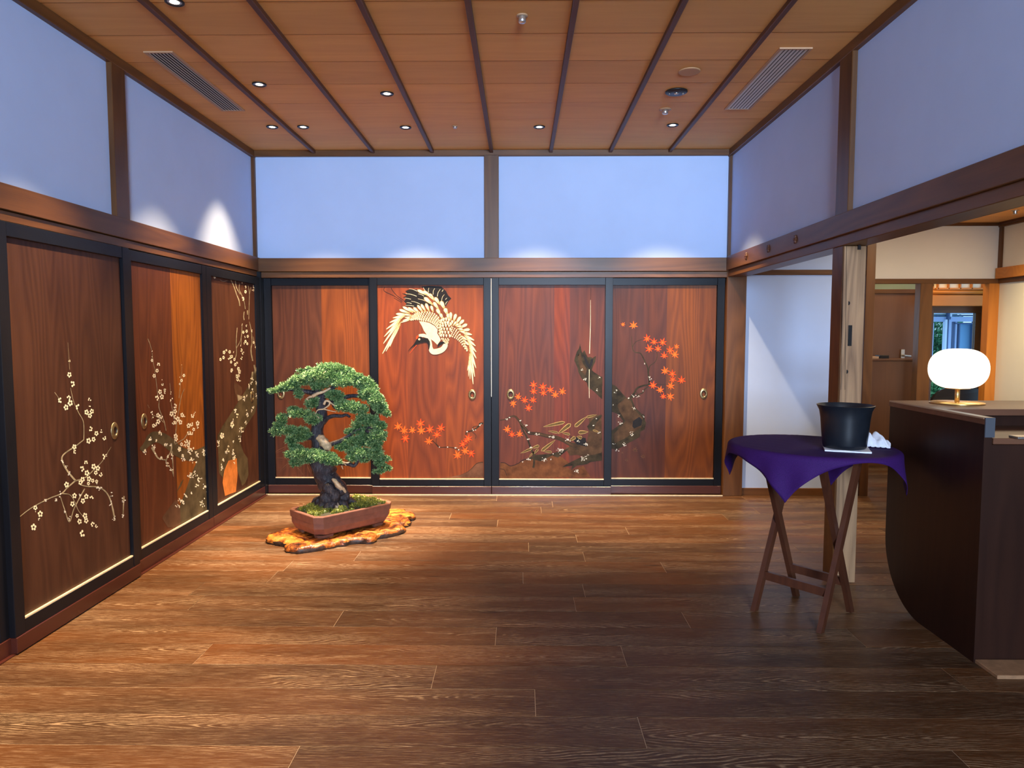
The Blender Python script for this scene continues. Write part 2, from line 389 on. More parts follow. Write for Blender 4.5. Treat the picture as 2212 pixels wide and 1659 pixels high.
# ------------------------------------------------------------------ left wall
wl = empty('wall_left', (XL, -3, 0), 'white plaster left wall above the plum blossom doors', 'wall', kind='structure')
for y0, y1 in ((-10.1, -4.06), (-4.06, -1.97), (-1.97, .06)): box('plaster_panel', M['plaster'], wl, XL-.06, y0, 1.9, XL, y1, ZC, 0)
for y in (-4.03, -1.97): box('post', M['beam_z'], wl, XL-.03, y-.066, 1.9, XL+.028, y+.066, ZC-.05, .003)
box('beam', M['beam_y'], wl, XL-.03, -10.0, 1.868, XL+.058, -.0, 1.978, .003)
box('lintel', M['beam_y'], wl, XL-.03, -10.0, 1.822, XL+.045, -.0, 1.866, .002)
box('lower_wall', M['plaster'], wl, XL-.06, -10.1, 0, XL-.035, .06, 1.9, 0)
box('threshold', M['skirt_y'], wl, XL, -10.0, .0, XD+.018, -.03, .006, 0)

# ------------------------------------------------------------------ right wall over the opening, pillar
wr = empty('wall_right', (XR, -3, 0), 'white plaster wall and dark beam above the wide right opening', 'wall', kind='structure')
for y0, y1 in ((-10.1, -4.1), (-4.1, -2.07), (-2.07, .06)): box('plaster_panel', M['plaster'], wr, XR, y0, 1.9, XR+.075, y1, ZC, 0)
box('post', M['beam_z'], wr, XR-.028, -2.145, 1.9, XR+.05, -2.0, ZC-.05, .003)
box('post', M['beam_z'], wr, XR-.028, -4.25, 1.9, XR+.05, -4.1, ZC-.05, .003)
box('beam', M['beam_y'], wr, 1.68, -10.0, 1.868, XR+.03, -.045, 1.980, .003)
box('lintel', M['beam_y'], wr, 1.698, -10.0, 1.815, 1.832, -.035, 1.870, .003)
box('hall_beam', M['beam_y'], wr, XR+.075, -10.0, 1.868, XR+.12, -.045, 2.39, .003)
pl = empty('pillar', (1.765, -2.035, 0), 'weathered square wooden pillar with mortise slots under the right beam', 'pillar', kind='structure')
box('core', M['beam_z'], pl, 1.702, -2.098, 0, 1.824, -1.972, 1.816, .004)
box('worn_face', M['rawpillar'], pl, 1.707, -2.106, 0, 1.822, -2.098, 1.812, .003)
c = U(1836, 725, 1, -2.107); box('mortise', M['black'], pl, c.x-.010, -2.109, c.z-.055, c.x+.010, -2.105, c.z+.055, .001)
for px, py in ((1835, 655), (1831, 803)):
    c = U(px, py, 1, -2.107)
    V = [(c.x-.006+.009*cos(a), -2.1075, c.z+.011*sin(a)) for a in np.linspace(-pi/2, pi/2, 9)]
    mesh_obj('peg_hole', V, [tuple(range(9))], M['black'], pl)
for px in (1820, 1828):   # long drying cracks
    P = [U(px+(y-600)*-.012+random.uniform(-.5, .5), y, 1, -2.1072) for y in range(530, 862, 24)]
    mb = MB(); 
    V = []
    for p in P: V += [(p.x-.0009, -2.1074, p.z), (p.x+.0009, -2.1074, p.z)]
    mesh_obj('crack', V, [(2*i, 2*i+1, 2*i+3, 2*i+2) for i in range(len(P)-1)], M['black'], pl)
c = U(1856, 532, 1, -2.108); box('bracket', M['dark_metal'], pl, c.x-.008, -2.113, c.z-.018, c.x+.008, -2.105, c.z+.012, .001)

# rear wall with the garden front behind the viewer
wz = empty('wall_rear', (0, -10.0, 0), 'plain rear wall with a high garden window behind the viewer', 'wall', kind='structure')
box('plaster_panel', M['plaster'], wz, -2.3, -10.0, 0, 4.7, -9.94, 1.3, 0)
box('plaster_panel', M['plaster'], wz, -2.3, -10.0, 2.7, 1.8, -9.94, ZC, 0)
box('plaster_panel', M['plaster'], wz, 2.15, -10.0, 1.3, 4.7, -9.94, 2.5, 0)
box('plaster_panel', M['plaster'], wz, -2.3, -10.0, 1.3, -1.55, -9.94, 2.7, 0)

# ------------------------------------------------------------------ lobby on the right
HX = 4.52; HY = .9
wh = empty('wall_lobby_back', (3.9, HY, 0), 'cream plaster lobby wall over two openings beyond the pillar', 'wall', kind='structure')
box('plaster_panel', M['plaster_hall'], wh, 2.85, HY, 1.868, HX+.02, HY+.06, 2.42, 0)
box('rail', M['beam_x'], wh, 2.85, HY-.02, 1.826, HX, HY+.06, 1.870, .002)
box('cornice', M['beam_x'], wh, 2.85, HY-.025, 2.362, HX, HY+.02, 2.392, .002)
a0 = U(1985, 700, 1, HY-.01).x; a1 = U(2012, 700, 1, HY-.01).x
box('post', M['beam_z'], wh, a0, HY-.015, 0, a1, HY+.08, 1.83, .003)
a0 = U(2133, 700, 1, HY-.01).x
box('post', M['orange_z'], wh, a0, HY-.015, 0, HX, HY+.08, 1.83, .003)
box('corner_post', M['beam_z'], wh, HX-.022, HY-.04, 1.9, HX+.01, HY, 2.37, .002)
box('plaster_panel', M['plaster_hall'], wh, 2.84, .06, 0, 2.90, HY+.02, 2.42, 0)
wi = empty('wall_lobby_right', (HX, -2, 0), 'cream plaster wall at the far right behind the lamp', 'wall', kind='structure')
box('plaster_panel', M['plaster_hall'], wi, HX, -10.0, 0, HX+.06, HY+.02, 2.42, 0)
box('beam', M['orange_x'], wi, HX-.05, -9.9, 1.868, HX+.01, HY-.02, 1.968, .003)
box('lintel', M['beam_y'], wi, HX-.02, -9.9, 1.826, HX+.01, HY-.02, 1.868, .002)
cl = box('ceiling_lobby', M['black'], None, 1.80, -10.0, 2.43, HX+.1, HY+.1, 2.47, 0)
tag(cl, 'low tan board ceiling of the lobby beyond the beam', 'ceiling', kind='structure')
for i in range(30):
    y0 = HY-.36*(i+1)
    if y0 < -9.9: break
    box('board', M['ceil_x'], cl, 1.84, y0+.002, 2.392, HX, y0+.358, 2.402, .001)
for i in range(6): box('batten', M['batten'], cl, 2.05+i*.485, -9.9, 2.368, 2.078+i*.485, HY, 2.394, .003)
box('cornice', M['beam_y'], cl, HX-.03, -9.9, 2.35, HX+.01, HY, 2.394, .002)

# vestibule beyond the lobby
wv = empty('wall_vestibule', (4, 1.7, 0), 'dim vestibule wall framing the brown door and the garden window', 'wall', kind='structure')
box('plaster_panel', M['plaster_hall'], wv, 3.0, 1.74, 1.83, 6.0, 1.80, 2.42, 0)
box('side_panel', M['plaster_hall'], wv, 3.02, HY+.1, 0, 3.08, 1.8, 2.42, 0)
box('side_panel', M['plaster_hall'], wv, 5.2, HY+.1, 0, 5.26, 1.8, 2.42, 0)
box('ceiling_panel', M['plaster_hall'], wv, 3.02, HY+.06, 2.40, 5.26, 1.8, 2.45, 0)
def wx(px, y, py=700): return U(px, py, 1, y).x
def wz_(py, y, px=2000): return U(px, py, 1, y).z
YV = 1.66
box('transom_strip', plain('pale_green_glass', (.20, .26, .20), .3), wv, wx(1870, YV), YV, wz_(625, YV), wx(1990, YV), YV+.05, wz_(606, YV), 0)
box('door_head', M['beam_x'], wv, wx(1860, YV), YV-.02, wz_(634, YV), wx(1998, YV), YV+.06, wz_(625, YV), .002)
box('jamb', M['beam_z'], wv, wx(1985, YV), YV-.03, 0, wx(2013, YV), YV+.08, wz_(606, YV), .003)
yq = 1.52
box('amber_beam', M['orange_x'], wv, wx(2005, yq), yq-.02, wz_(661, yq), wx(2150, yq), yq+.06, wz_(638, yq), .003)
r0 = MB().tube([(wx(2005, yq), yq, wz_(631.5, yq)), (wx(2150, yq), yq, wz_(631.5, yq))], .020, 12).build('amber_rod', M['orange_x'], wv, True)
box('amber_rail', M['orange_x'], wv, wx(2020, yq), yq, wz_(626, yq), wx(2135, yq), yq+.04, wz_(621.5, yq), .002)
for px in (2024, 2047, 2072, 2097, 2121): box('mullion', M['orange_z'], wv, wx(px-1.2, yq), yq, wz_(624, yq), wx(px+1.2, yq), yq+.03, wz_(606, yq), 0)
box('amber_infill', M['orange_x'], wv, wx(2000, yq), yq+.05, wz_(661, yq), wx(2150, yq), yq+.07, wz_(618, yq), 0)
box('paper_pane', plain('shoji_paper', (.85, .78, .62), .8), wv, wx(2020, yq), yq+.035, wz_(624, yq), wx(2135, yq), yq+.05, wz_(602, yq), 0)
box('side_post', M['orange_z'], wv, wx(2128, yq), yq-.02, 0, wx(2150, yq), yq+.05, wz_(606, yq), .002)
d8 = empty('door_8', (3.9, YV, 0), 'plain brown flush door with a steel lever handle beyond the lobby', 'door', kind='structure')
box('leaf', M['door_brown'], d8, wx(1862, YV), YV, 0, wx(1986, YV), YV+.045, wz_(634, YV), .002)
p = U(1950, 768, 1, YV-.01)
mb = MB().box(p.x-.02, YV-.012, p.z-.055, p.x+.02, YV, p.z+.065, .002)
mb.tube([(p.x, YV-.01, p.z), (p.x, YV-.06, p.z)], .011, 10).tube([(p.x-.005, YV-.055, p.z), (p.x+.06, YV-.055, p.z-.005)], .011, 10)
fixn(mb.build('lever_handle', M['steel'], d8))
# window with glass
w1 = empty('window_1', (4.3, YV, 0), 'dark framed glazed door showing the blue lit garden passage', 'window', kind='structure')
gx0, gx1, gzt = wx(2006, YV), wx(2107, YV), wz_(676, YV)
box('frame_head', M['beam_x'], w1, gx0-.02, YV, gzt, wx(2124, YV), YV+.05, wz_(660, YV), .002)
box('frame_stile', M['beam_z'], w1, gx1, YV, 0, wx(2122, YV), YV+.05, gzt, .002)
box('frame_sill', M['beam_x'], w1, gx0, YV, 0, gx1, YV+.05, .12, .002)
box('jamb', plain('grey_green_jamb', (.28, .26, .18), .6), w1, wx(2123, YV), YV+.01, 0, wx(2134, YV), YV+.05, wz_(660, YV), 0)
box('jamb', M['beam_x'], w1, wx(2123, YV), YV+.0, wz_(662, YV), 5.2, YV+.09, 1.84, 0)
box('wall_piece', M['plaster_hall'], w1, wx(2134, YV), YV+.06, 0, 5.2, YV+.1, 1.84, 0)
N = NT('clear_glass'); N.set(col=(.9, .97, 1, 1), rough=.02, trans=1.0, ior=1.1, spec=.4); M['glass'] = N.m
box('pane', M['glass'], w1, gx0, YV+.02, .1, gx1, YV+.026, gzt, 0)
# garden passage outside
gp = empty('garden_passage', (5, 4, 0), 'pale blue painted timber passage outside the glazed door', 'passage', kind='structure')
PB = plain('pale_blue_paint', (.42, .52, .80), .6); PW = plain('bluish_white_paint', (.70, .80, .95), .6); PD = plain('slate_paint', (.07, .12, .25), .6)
YG = 4.2
def gbox(n, m, x0, y0, x1, y1, dy=0, th=.06):
    return box(n, m, gp, wx(x0, YG+dy), YG+dy, wz_(y1, YG+dy), wx(x1, YG+dy), YG+dy+th, wz_(y0, YG+dy), .003)
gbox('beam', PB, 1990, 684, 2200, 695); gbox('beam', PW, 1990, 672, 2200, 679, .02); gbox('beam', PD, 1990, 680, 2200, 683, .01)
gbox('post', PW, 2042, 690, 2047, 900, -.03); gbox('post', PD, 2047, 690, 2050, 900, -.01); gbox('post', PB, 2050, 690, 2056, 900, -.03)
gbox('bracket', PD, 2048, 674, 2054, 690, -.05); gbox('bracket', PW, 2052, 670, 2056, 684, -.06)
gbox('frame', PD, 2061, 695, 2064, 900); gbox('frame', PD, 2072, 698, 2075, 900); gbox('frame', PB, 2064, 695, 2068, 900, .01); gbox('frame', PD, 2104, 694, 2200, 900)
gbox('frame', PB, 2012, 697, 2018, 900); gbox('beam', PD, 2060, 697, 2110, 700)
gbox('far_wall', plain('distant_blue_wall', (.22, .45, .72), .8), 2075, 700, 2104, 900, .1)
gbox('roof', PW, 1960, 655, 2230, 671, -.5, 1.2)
box('paving', plain('grey_paving', (.3, .33, .36), .8), gp, 2.5, 1.9, -.04, 9, 9, -.01, 0)

# ------------------------------------------------------------------ painted doors
def P2(px, py, dr, lay=0):
    "panel point: dr = (axis, plane value, sign toward the room)"
    ax, val, sg = dr; return U(px, py, ax, val+sg*(.0006+lay*.00005))
class Paint:
    def __init__(s, dr): s.v = []; s.f = []; s.mi = []; s.dr = dr
    def poly(s, pts, mi, lay=0):
        n = len(s.v); s.v += [tuple(P2(x, y, s.dr, lay)) for x, y in pts]; s.f.append(tuple(range(n, n+len(pts)))); s.mi.append(mi)
    def disc(s, x, y, r, mi, lay=0, ry=None, n=9, rot=0):
        ry = ry or r
        s.poly([(x+r*cos(a)*cos(rot)-ry*sin(a)*sin(rot), y+r*cos(a)*sin(rot)+ry*sin(a)*cos(rot)) for a in [2*pi*k/n for k in range(n)]], mi, lay)
    def line(s, pts, wd, mi, lay=0):
        "tapered stroke; wd = width or (start,end) or list"
        n = len(pts)
        if not hasattr(wd, '__len__'): wd = [wd]*n
        elif len(wd) == 2 and n != 2: wd = [wd[0]+(wd[1]-wd[0])*i/(n-1) for i in range(n)]
        L, R = [], []
        for i, (x, y) in enumerate(pts):
            a = pts[max(i-1, 0)]; b = pts[min(i+1, n-1)]; dx, dy = b[0]-a[0], b[1]-a[1]; l = math.hypot(dx, dy) or 1
            nx, ny = -dy/l, dx/l; h = wd[i]/2; L.append((x+nx*h, y+ny*h)); R.append((x-nx*h, y-ny*h))
        for i in range(n-1): s.poly([L[i], L[i+1], R[i+1], R[i]], mi, lay)
    def build(s, name, mats, parent):
        if s.f: return mesh_obj(name, s.v, s.f, mats, parent, s.mi)
def curve(pts, k=6):
    "Catmull-Rom through pts"
    out = []; n = len(pts)
    for i in range(n-1):
        p0 = pts[max(i-1, 0)]; p1 = pts[i]; p2 = pts[i+1]; p3 = pts[min(i+2, n-1)]
        for j in range(k):
            t = j/k
            out.append(tuple(.5*((2*p1[d])+(-p0[d]+p2[d])*t+(2*p0[d]-5*p1[d]+4*p2[d]-p3[d])*t*t+(-p0[d]+3*p1[d]-3*p2[d]+p3[d])*t**3) for d in range(len(p1))))
    out.append(tuple(pts[-1])); return out
pm = lambda n, c, r=.55, ns=.25, sc_=60: plain(n, c, r, noise=ns, scale=sc_, spec=.15)
PM = dict(maple=pm('maple_red', (.86, .062, .010), ns=.2, sc_=20), maple2=pm('maple_orange', (.95, .12, .014), ns=.2, sc_=20), vein=pm('maple_vein', (.95, .20, .04)),
          bark=pm('painted_bark', (.032, .024, .012), ns=.6, sc_=18), bark2=pm('painted_bark_brown', (.060, .033, .016), ns=.5, sc_=14), ink=pm('ink', (.012, .010, .009), .5),
          lichen=pm('lichen_white', (.62, .60, .52), ns=.3), blossom=pm('blossom_ivory', (.82, .74, .52), ns=.15), grey=pm('branch_grey_gold', (.28, .235, .15), ns=.5, sc_=25),
          ivory=pm('feather_ivory', (.80, .66, .42), ns=.12, sc_=40), outline=pm('feather_outline', (.21, .115, .03), ns=.3), featherbase=pm('feather_shade', (.50, .32, .13)),
          red=pm('crane_red', (.75, .06, .01)), leaf=pm('painted_leaf', (.10, .065, .022), ns=.4, sc_=25), leafedge=pm('painted_leaf_edge', (.55, .37, .13)), brown=pm('faded_brown', (.13, .055, .028), ns=.5, sc_=10), pebble=pm('mossy_ground', (.12, .045, .016), ns=.5, sc_=12))
def frame_door(name, label, horiz, a0, a1, face, boards, pull, stileL=.062, stileR=.062, topR=.06, recess=.016, z1=1.812, skirt=.072, painting=None):
    """sliding door; horiz 'x' = in the back wall (face is y), 'y' = in the left wall (face is x). boards: [(u0,u1,colour)...]"""
    d = empty(name, ((a0+a1)/2, face, 0) if horiz == 'x' else (face, (a0+a1)/2, 0), label, 'door', kind='structure')
    sg = -1 if horiz == 'x' else 1
    def B(nm, m, u0, u1, z0, z1_, f0, f1, b=.002, color=None):
        "f measured from the face into the wall"
        if horiz == 'x': return box(nm, m, d, u0, face+f0, z0, u1, face+f1, z1_, b, color)
        return box(nm, m, d, face-f1, u0, z0, face-f0, u1, z1_, b, color)
    B('stile', M['lacquer'], a0, a0+stileL, .075, z1, 0, .034); B('stile', M['lacquer'], a1-stileR, a1, .075, z1, 0, .034)
    B('rail', M['lacquer_h'], a0+stileL, a1-stileR, z1-topR, z1, .002, .034)
    B('rail', M['lacquer_h'], a0+stileL, a1-stileR, .072, .132, .002, .034)
    B('skirt_board', M['skirt'] if horiz == 'x' else M['skirt_y'], a0+.001, a1-.001, .006, .075, -.004, .034)
    B('lit_rail_edge', M['gold'], a0+stileL, a1-stileR, .1325, .1395, .004, .018, 0)  # pale strip paints the lit top of the bottom rail
    for (u0, u1, colr) in boards: B('board', M['cedar'], u0, u1, .132, z1-topR+.004, recess, recess+.012, 0, colr)
    # finger pull
    if pull:
        u, zc = pull; mb = MB()
        prof = [(.0, -.001), (.012, -.001), (.0175, .003), (.0175, .0065), (.022, .0065), (.026, .0045), (.030, .0045), (.033, .0015), (.033, -.002)]
        V = []; n = 28
        for r, h in prof:
            for k_ in range(n):
                a = 2*pi*k_/n; uu = u+r*cos(a); zz = zc+r*1.38*sin(a); hh = face+sg*(-recess+h)
                V.append((uu, hh, zz) if horiz == 'x' else (hh, uu, zz))
        Fc = [(i*n+k_, i*n+(k_+1) % n, (i+1)*n+(k_+1) % n, (i+1)*n+k_) for i in range(len(prof)-1) for k_ in range(n)]
        mi = [1 if i < 2*n else 0 for i in range(len(Fc))]
        o = mesh_obj('finger_pull', V, Fc, [M['brass'], M['brass_dark']], d, mi, True); fixn(o)
    return d
# faces
FB, RB = -.03, .012      # front track, rear track of the back wall
rc = .016
cRed = (1.0, .78, .62); 
D1 = frame_door('door_1', 'leftmost back wall door behind the bonsai, faint painted reeds', 'x', -2.135, -1.20, RB, [(-2.07, -1.66, (.44, .50, 1.3)), (-1.66, -1.25, (.95, .85, .72))], (wx(607, RB+rc, 850), .848))
D2 = frame_door('door_2', 'cedar door painted with a flying crane', 'x', -1.243, -.241, FB, [(-1.185, -.94, (1.12, .80, .60)), (-.94, -.62, (.88, .66, .66)), (-.62, -.30, (1.10, .86, .60))], (wx(1020, FB+rc, 853), .845))
D3 = frame_door('door_3', 'cedar door painted with a mossy trunk, bamboo leaves and low maple leaves', 'x', -.239, .762, FB, [(-.18, .28, (.56, .50, 1.25)), (.28, .41, (.78, .48, .5)), (.41, .70, (.48, .40, .9))], (wx(1103, FB+rc, 852), .847))
D4 = frame_door('door_4', 'rightmost back wall door with a trunk and high maple leaves', 'x', .70, 1.69, RB, [(.755, 1.218, (.38, .36, .9)), (1.218, 1.625, (.74, .72, .5))], (wx(1520, RB+rc, 850), .852))
DA = frame_door('door_5', 'nearest fully seen left wall door, dark plum panel with sparse blossom twigs', 'y', -3.03, -2.052, XD+.022, [(-2.968, -2.12, (.25, .34, 1.15))], (-2.224, .842))
DB = frame_door('door_6', 'middle left wall door, half amber board with thick blossom branch', 'y', -2.085, -1.05, XD-.004, [(-2.02, -1.52, (.42, .42, .95)), (-1.52, -1.10, (1.15, 1.22, .85))], (-1.88, .85), stileL=.10)
DC = frame_door('door_7', 'left wall door next to the corner with gnarled plum trunk', 'y', -1.048, -.05, XD-.004, [(-1.0, -.11, (.32, .40, 1.15))], (-.24, .848), stileL=.078, stileR=.085)
DD = frame_door('door_9', 'left wall door at the frame edge, only its black stile seen', 'y', -4.06, -3.02, XD-.004, [(-4.0, -3.08, (.25, .34, 1.15))], None)

# --- maple leaves
def maple(p, x, y, r, rot=0, m=0, lay=10, ry=1.0):
    pts = []
    n = 7; angs = [-90+rot+i*(360/n) for i in range(n)]
    for i, a in enumerate(angs):
        l = r*(1.12 if i == 0 else (.78 if i in (3, 4) else .98))*random.uniform(.92, 1.06)
        for da, f in ((-360/n/2, .36), (-11, .62), (0, 1.0), (11, .62)):
            t = radians(a+da); ll = l*f; pts.append((x+ll*cos(t), y+ll*sin(t)*ry))
    p.poly(pts, m, lay)
    for a in angs:
        t = radians(a); p.line([(x, y), (x+r*.62*cos(t), y+r*.62*sin(t)*ry)], (r*.07, r*.02), 2, lay+2)
def leaves(p, L, off, s, r0, m=0):
    for i, t in enumerate(L):
        x, y = off[0]+t[0]/s, off[1]+t[1]/s; r = (t[2] if len(t) > 2 else r0)/s; rot = t[3] if len(t) > 3 else random.uniform(-25, 25)
        maple(p, x, y, r, rot, m if random.random() < .6 else 1-m, 10+(i % 4)*4)
MM = [PM['maple'], PM['maple2'], PM['vein']]
# door 2 leaves (view of 840,880 scaled 9.617)
p = Paint((1, FB+rc, -1)); p2 = Paint((1, FB+rc, -1))
leaves(p, [(195, 405, 105, -10), (315, 490, 100, 10), (490, 480, 95, -20), (340, 640, 105, 150), (655, 340, 110, 5), (675, 490, 110, 0), (855, 465, 105, -10), (1080, 440, 105, 15),
           (1000, 570, 100, 0), (830, 710, 100, 10), (1650, 650, 105, 10), (1540, 770, 95, -20), (1580, 910, 100, 30), (1430, 1000, 110, -25), (1710, 950, 95, 150), (1600, 700, 70, 30)], (840, 880), 9.617, 100)
sc9 = lambda L, ox=840, oy=880, s=9.617: [(ox+x/s, oy+y/s) for x, y in L]
p2.line(curve(sc9([(880, 660), (960, 740), (1040, 825), (1200, 825), (1340, 840), (1460, 890)])), (1.1, 1.6), 0, 2)
p2.line(curve(sc9([(990, 640), (985, 745), (1035, 810)])), (.7, 1.2), 0, 2); p2.line(curve(sc9([(830, 560), (860, 640), (960, 740)])), .6, 0, 2)
p2.line(curve(sc9([(1600, 590), (1620, 510), (1740, 480), (1860, 400), (1890, 340), (1960, 330)])), (1.8, 4), 0, 2)
p2.line(curve(sc9([(1730, 470), (1760, 400), (1860, 390)])), 1.2, 0, 2); p2.line(curve(sc9([(1720, 500), (1810, 580), (1790, 650)])), .8, 0, 2)
for x, y, r in ((1380, 840, 1.8), (1450, 880, 1.6), (1410, 838, 1), (1625, 505, 1.7), (1740, 450, 1.2), (1755, 480, 1.5), (1800, 470, 1.2), (1890, 370, 1.8), (1915, 345, 1.2), (1050, 825, 1.3), (1220, 825, 1.4)):
    x, y = 840+x/9.617, 880+y/9.617; p2.disc(x, y, r*.9, 1, 4)
pts = curve(sc9([(1960, 1140), (1900, 1145), (1820, 1170), (1720, 1270), (1650, 1330), (1570, 1370), (1500, 1400)]))
p2.poly(pts+sc9([(1300, 1440), (1100, 1462), (1970, 1465)]), 2, 1); p2.line(pts, (1.6, .4), 0, 3)
p.build('painted_maple_leaves', MM, D2); p2.build('painted_branch', [PM['bark'], PM['lichen'], PM['brown']], D2)
# door 3 (view 1080,780 scaled 6.38)
S3 = lambda L: [(1080+x/6.38, 780+y/6.38) for x, y in L]
p = Paint((1, FB+rc, -1))
leaves(p, [(462, 330, 64, 5), (462, 420, 62, 20), (590, 360, 66, 5), (598, 440, 62, 20), (695, 400, 60, 0), (760, 470, 62, 10), (858, 425, 62, 15), (340, 545, 60, 15), (455, 540, 60, 15),
           (392, 650, 62, 10), (180, 580, 60, 170), (250, 495, 58, 20), (100, 945, 62, 15), (165, 1015, 58, 0), (268, 1010, 60, 10)], (1080, 780), 6.38, 62)
p.build('painted_maple_leaves', MM, D3)
q = Paint((1, FB+rc, -1))   # 0 bark 1 bark2 2 ink 3 lichen 4 leaf 5 leafedge 6 ground
gl = S3([(0, 1400), (60, 1400), (150, 1445), (260, 1410), (300, 1380), (400, 1345), (520, 1310), (620, 1290), (740, 1270), (860, 1330), (960, 1410), (900, 1460), (1000, 1500), (1150, 1440), (1250, 1600), (0, 1612)])
q.poly(gl, 6, 0)
# main trunk, upper fork and body
q.poly(S3([(1030, 0), (1080, 120), (1110, 190), (1190, 270), (1215, 360), (1300, 420), (1400, 520), (1408, 520), (1408, 215), (1370, 210), (1270, 130), (1240, 70), (1190, 0)]), 0, 2)
S0 = lambda L: [(1040+x/3.072, 560+y/3.072) for x, y in L]
q.poly(S0([(620, 655), (632, 615), (648, 590), (654, 562), (662, 600), (668, 622), (684, 604), (694, 628), (706, 652), (724, 648), (738, 655), (760, 642), (756, 678), (742, 706), (730, 738), (758, 756), (803, 786), (803, 842), (760, 850), (700, 820), (664, 790), (642, 745), (636, 692), (616, 676)]), 0, 0)
q.poly(S0([(640, 640), (656, 620), (672, 690), (700, 730), (690, 770), (660, 740), (646, 690)]), 1, 3)
q.poly(S0([(676, 640), (690, 640), (704, 680), (716, 700), (726, 664), (744, 660), (736, 700), (716, 730), (694, 700)]), 2, 4)
q.line(curve(S0([(654, 562), (652, 610), (640, 640)])), (.8, 3), 0, 3)
q.poly(S3([(1230, 740), (1300, 745), (1400, 740), (1408, 1250), (1340, 1300), (1180, 1320), (1060, 1290), (960, 1300), (900, 1200), (960, 1180), (940, 1120), (1040, 1130), (1150, 1160), (1200, 1100), (1230, 960)]), 1, 2)
q.poly(S3([(1230, 960), (1200, 900), (1290, 790), (1400, 735), (1408, 760), (1330, 850), (1290, 960)]), 0, 3)
q.poly(S3([(980, 1500), (1060, 1440), (1200, 1420), (1250, 1390), (1408, 1370), (1408, 1260), (1300, 1290), (1180, 1300), (1060, 1350), (900, 1430), (860, 1460), (1000, 1440)]), 0, 4)
q.poly(S3([(380, 1340), (520, 1290), (700, 1280), (860, 1230), (960, 1200), (800, 1330), (720, 1300), (560, 1380)]), 0, 3)
q.poly(S3([(970, 1040), (1180, 1060), (1200, 1180), (1060, 1150)]), 2, 3)
main = curve(S3([(0, 815), (80, 800), (150, 765), (210, 765), (270, 830), (300, 880), (350, 930), (400, 990), (520, 1000), (640, 1030), (760, 1050), (870, 1090), (980, 1150), (1100, 1200)]))
q.line(main, [1.2+7.5*(i/len(main))**.7 for i in range(len(main))], 0, 4); q.line(main, [.8+4.5*(i/len(main))**.8 for i in range(len(main))], 1, 5)
q.line(curve(S3([(290, 880), (320, 960), (370, 1050), (410, 1160), (460, 1290), (470, 1400), (460, 1470)])), (3, 4.5), 0, 4)
q.line(curve(S3([(460, 1250), (500, 1320), (540, 1380)])), (4, .8), 0, 4)
q.line(curve(S3([(10, 1400), (70, 1405), (150, 1445), (260, 1405), (300, 1370), (380, 1345)])), 1.2, 2, 5)
q.line(curve(S3([(0, 1485), (60, 1500), (95, 1580)])), .9, 2, 5)
def bleaf(P_, x0, y0, x1, y1, wd, S_=S3):
    (x0, y0), (x1, y1) = S_([(x0, y0), (x1, y1)]); dx, dy = x1-x0, y1-y0; l = math.hypot(dx, dy); nx, ny = -dy/l, dx/l; wd /= 6.38
    for k_, (mi, f, ly) in enumerate(((5, 1, 6), (4, .72, 8))):
        up_ = []; dn = []
        for t in np.linspace(0, 1, 9):
            h = wd/2*f*(sin(pi*min(t*.62+.02, 1))**.8 if t < .9 else .65*(1.05-t)/.15); tt = .03*(1-f)*3+t*(1-.05*(1-f)*3)
            up_.append((x0+dx*tt+nx*h, y0+dy*tt+ny*h)); dn.append((x0+dx*tt-nx*h, y0+dy*tt-ny*h))
        P_.poly(up_+dn[::-1], mi, ly)
for a in ((600, 905, 895, 840, 46), (800, 1000, 975, 865, 58), (1190, 770, 1030, 905, 50), (1330, 740, 1190, 775, 34), (668, 965, 800, 985, 30), (850, 985, 965, 1012, 34), (1215, 975, 1080, 985, 52),
          (960, 1100, 1040, 1045, 46), (1060, 1040, 1130, 1060, 46), (760, 1090, 570, 1240, 44), (600, 1245, 715, 1255, 30), (285, 1270, 440, 1205, 34), (440, 1200, 540, 1165, 40), (400, 1330, 445, 1270, 20), (470, 1280, 525, 1210, 30), (1380, 985, 1280, 950, 24)): bleaf(q, *a)
for (cx, cy, n, sp) in ((85, 805, 5, 22), (130, 775, 3, 10), (290, 815, 6, 18), (355, 885, 8, 22), (400, 980, 5, 14), (510, 1010, 9, 26), (725, 1050, 9, 30), (685, 1035, 4, 14), (1330, 790, 4, 14), (1290, 885, 4, 14), (1370, 985, 6, 22), (935, 1080, 16, 34),
                       (1080, 1105, 11, 28), (1185, 1145, 11, 26), (835, 1230, 26, 48), (390, 1355, 11, 26), (610, 1360, 14, 34), (1150, 1340, 20, 42), (1210, 1295, 5, 18), (1060, 1520, 14, 32), (385, 1075, 7, 20), (430, 1190, 6, 18), (1170, 250, 9, 24), (1130, 120, 4, 16), (1370, 230, 5, 20), (1340, 400, 5, 18),
                       (700, 1355, 2, 14), (735, 1278, 1, 5), (315, 1388, 2, 8), (1075, 1500, 6, 10)):
    for k_ in range(n):
        x, y = S3([(cx+random.gauss(0, sp*.55), cy+random.gauss(0, sp*.35))])[0]; q.disc(x, y, random.uniform(.5, 1.25), 3, 12+k_ % 3, n=7)
q.build('painted_trunk', [PM['bark'], PM['bark2'], PM['ink'], PM['lichen'], PM['leaf'], PM['leafedge'], PM['pebble']], D3)
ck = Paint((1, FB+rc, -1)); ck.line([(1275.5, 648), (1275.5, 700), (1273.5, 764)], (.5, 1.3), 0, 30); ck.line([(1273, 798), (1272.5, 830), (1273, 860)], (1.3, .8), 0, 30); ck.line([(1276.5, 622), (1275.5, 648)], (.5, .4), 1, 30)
ck.build('split_crack', [PM['blossom'], PM['ink']], D3)
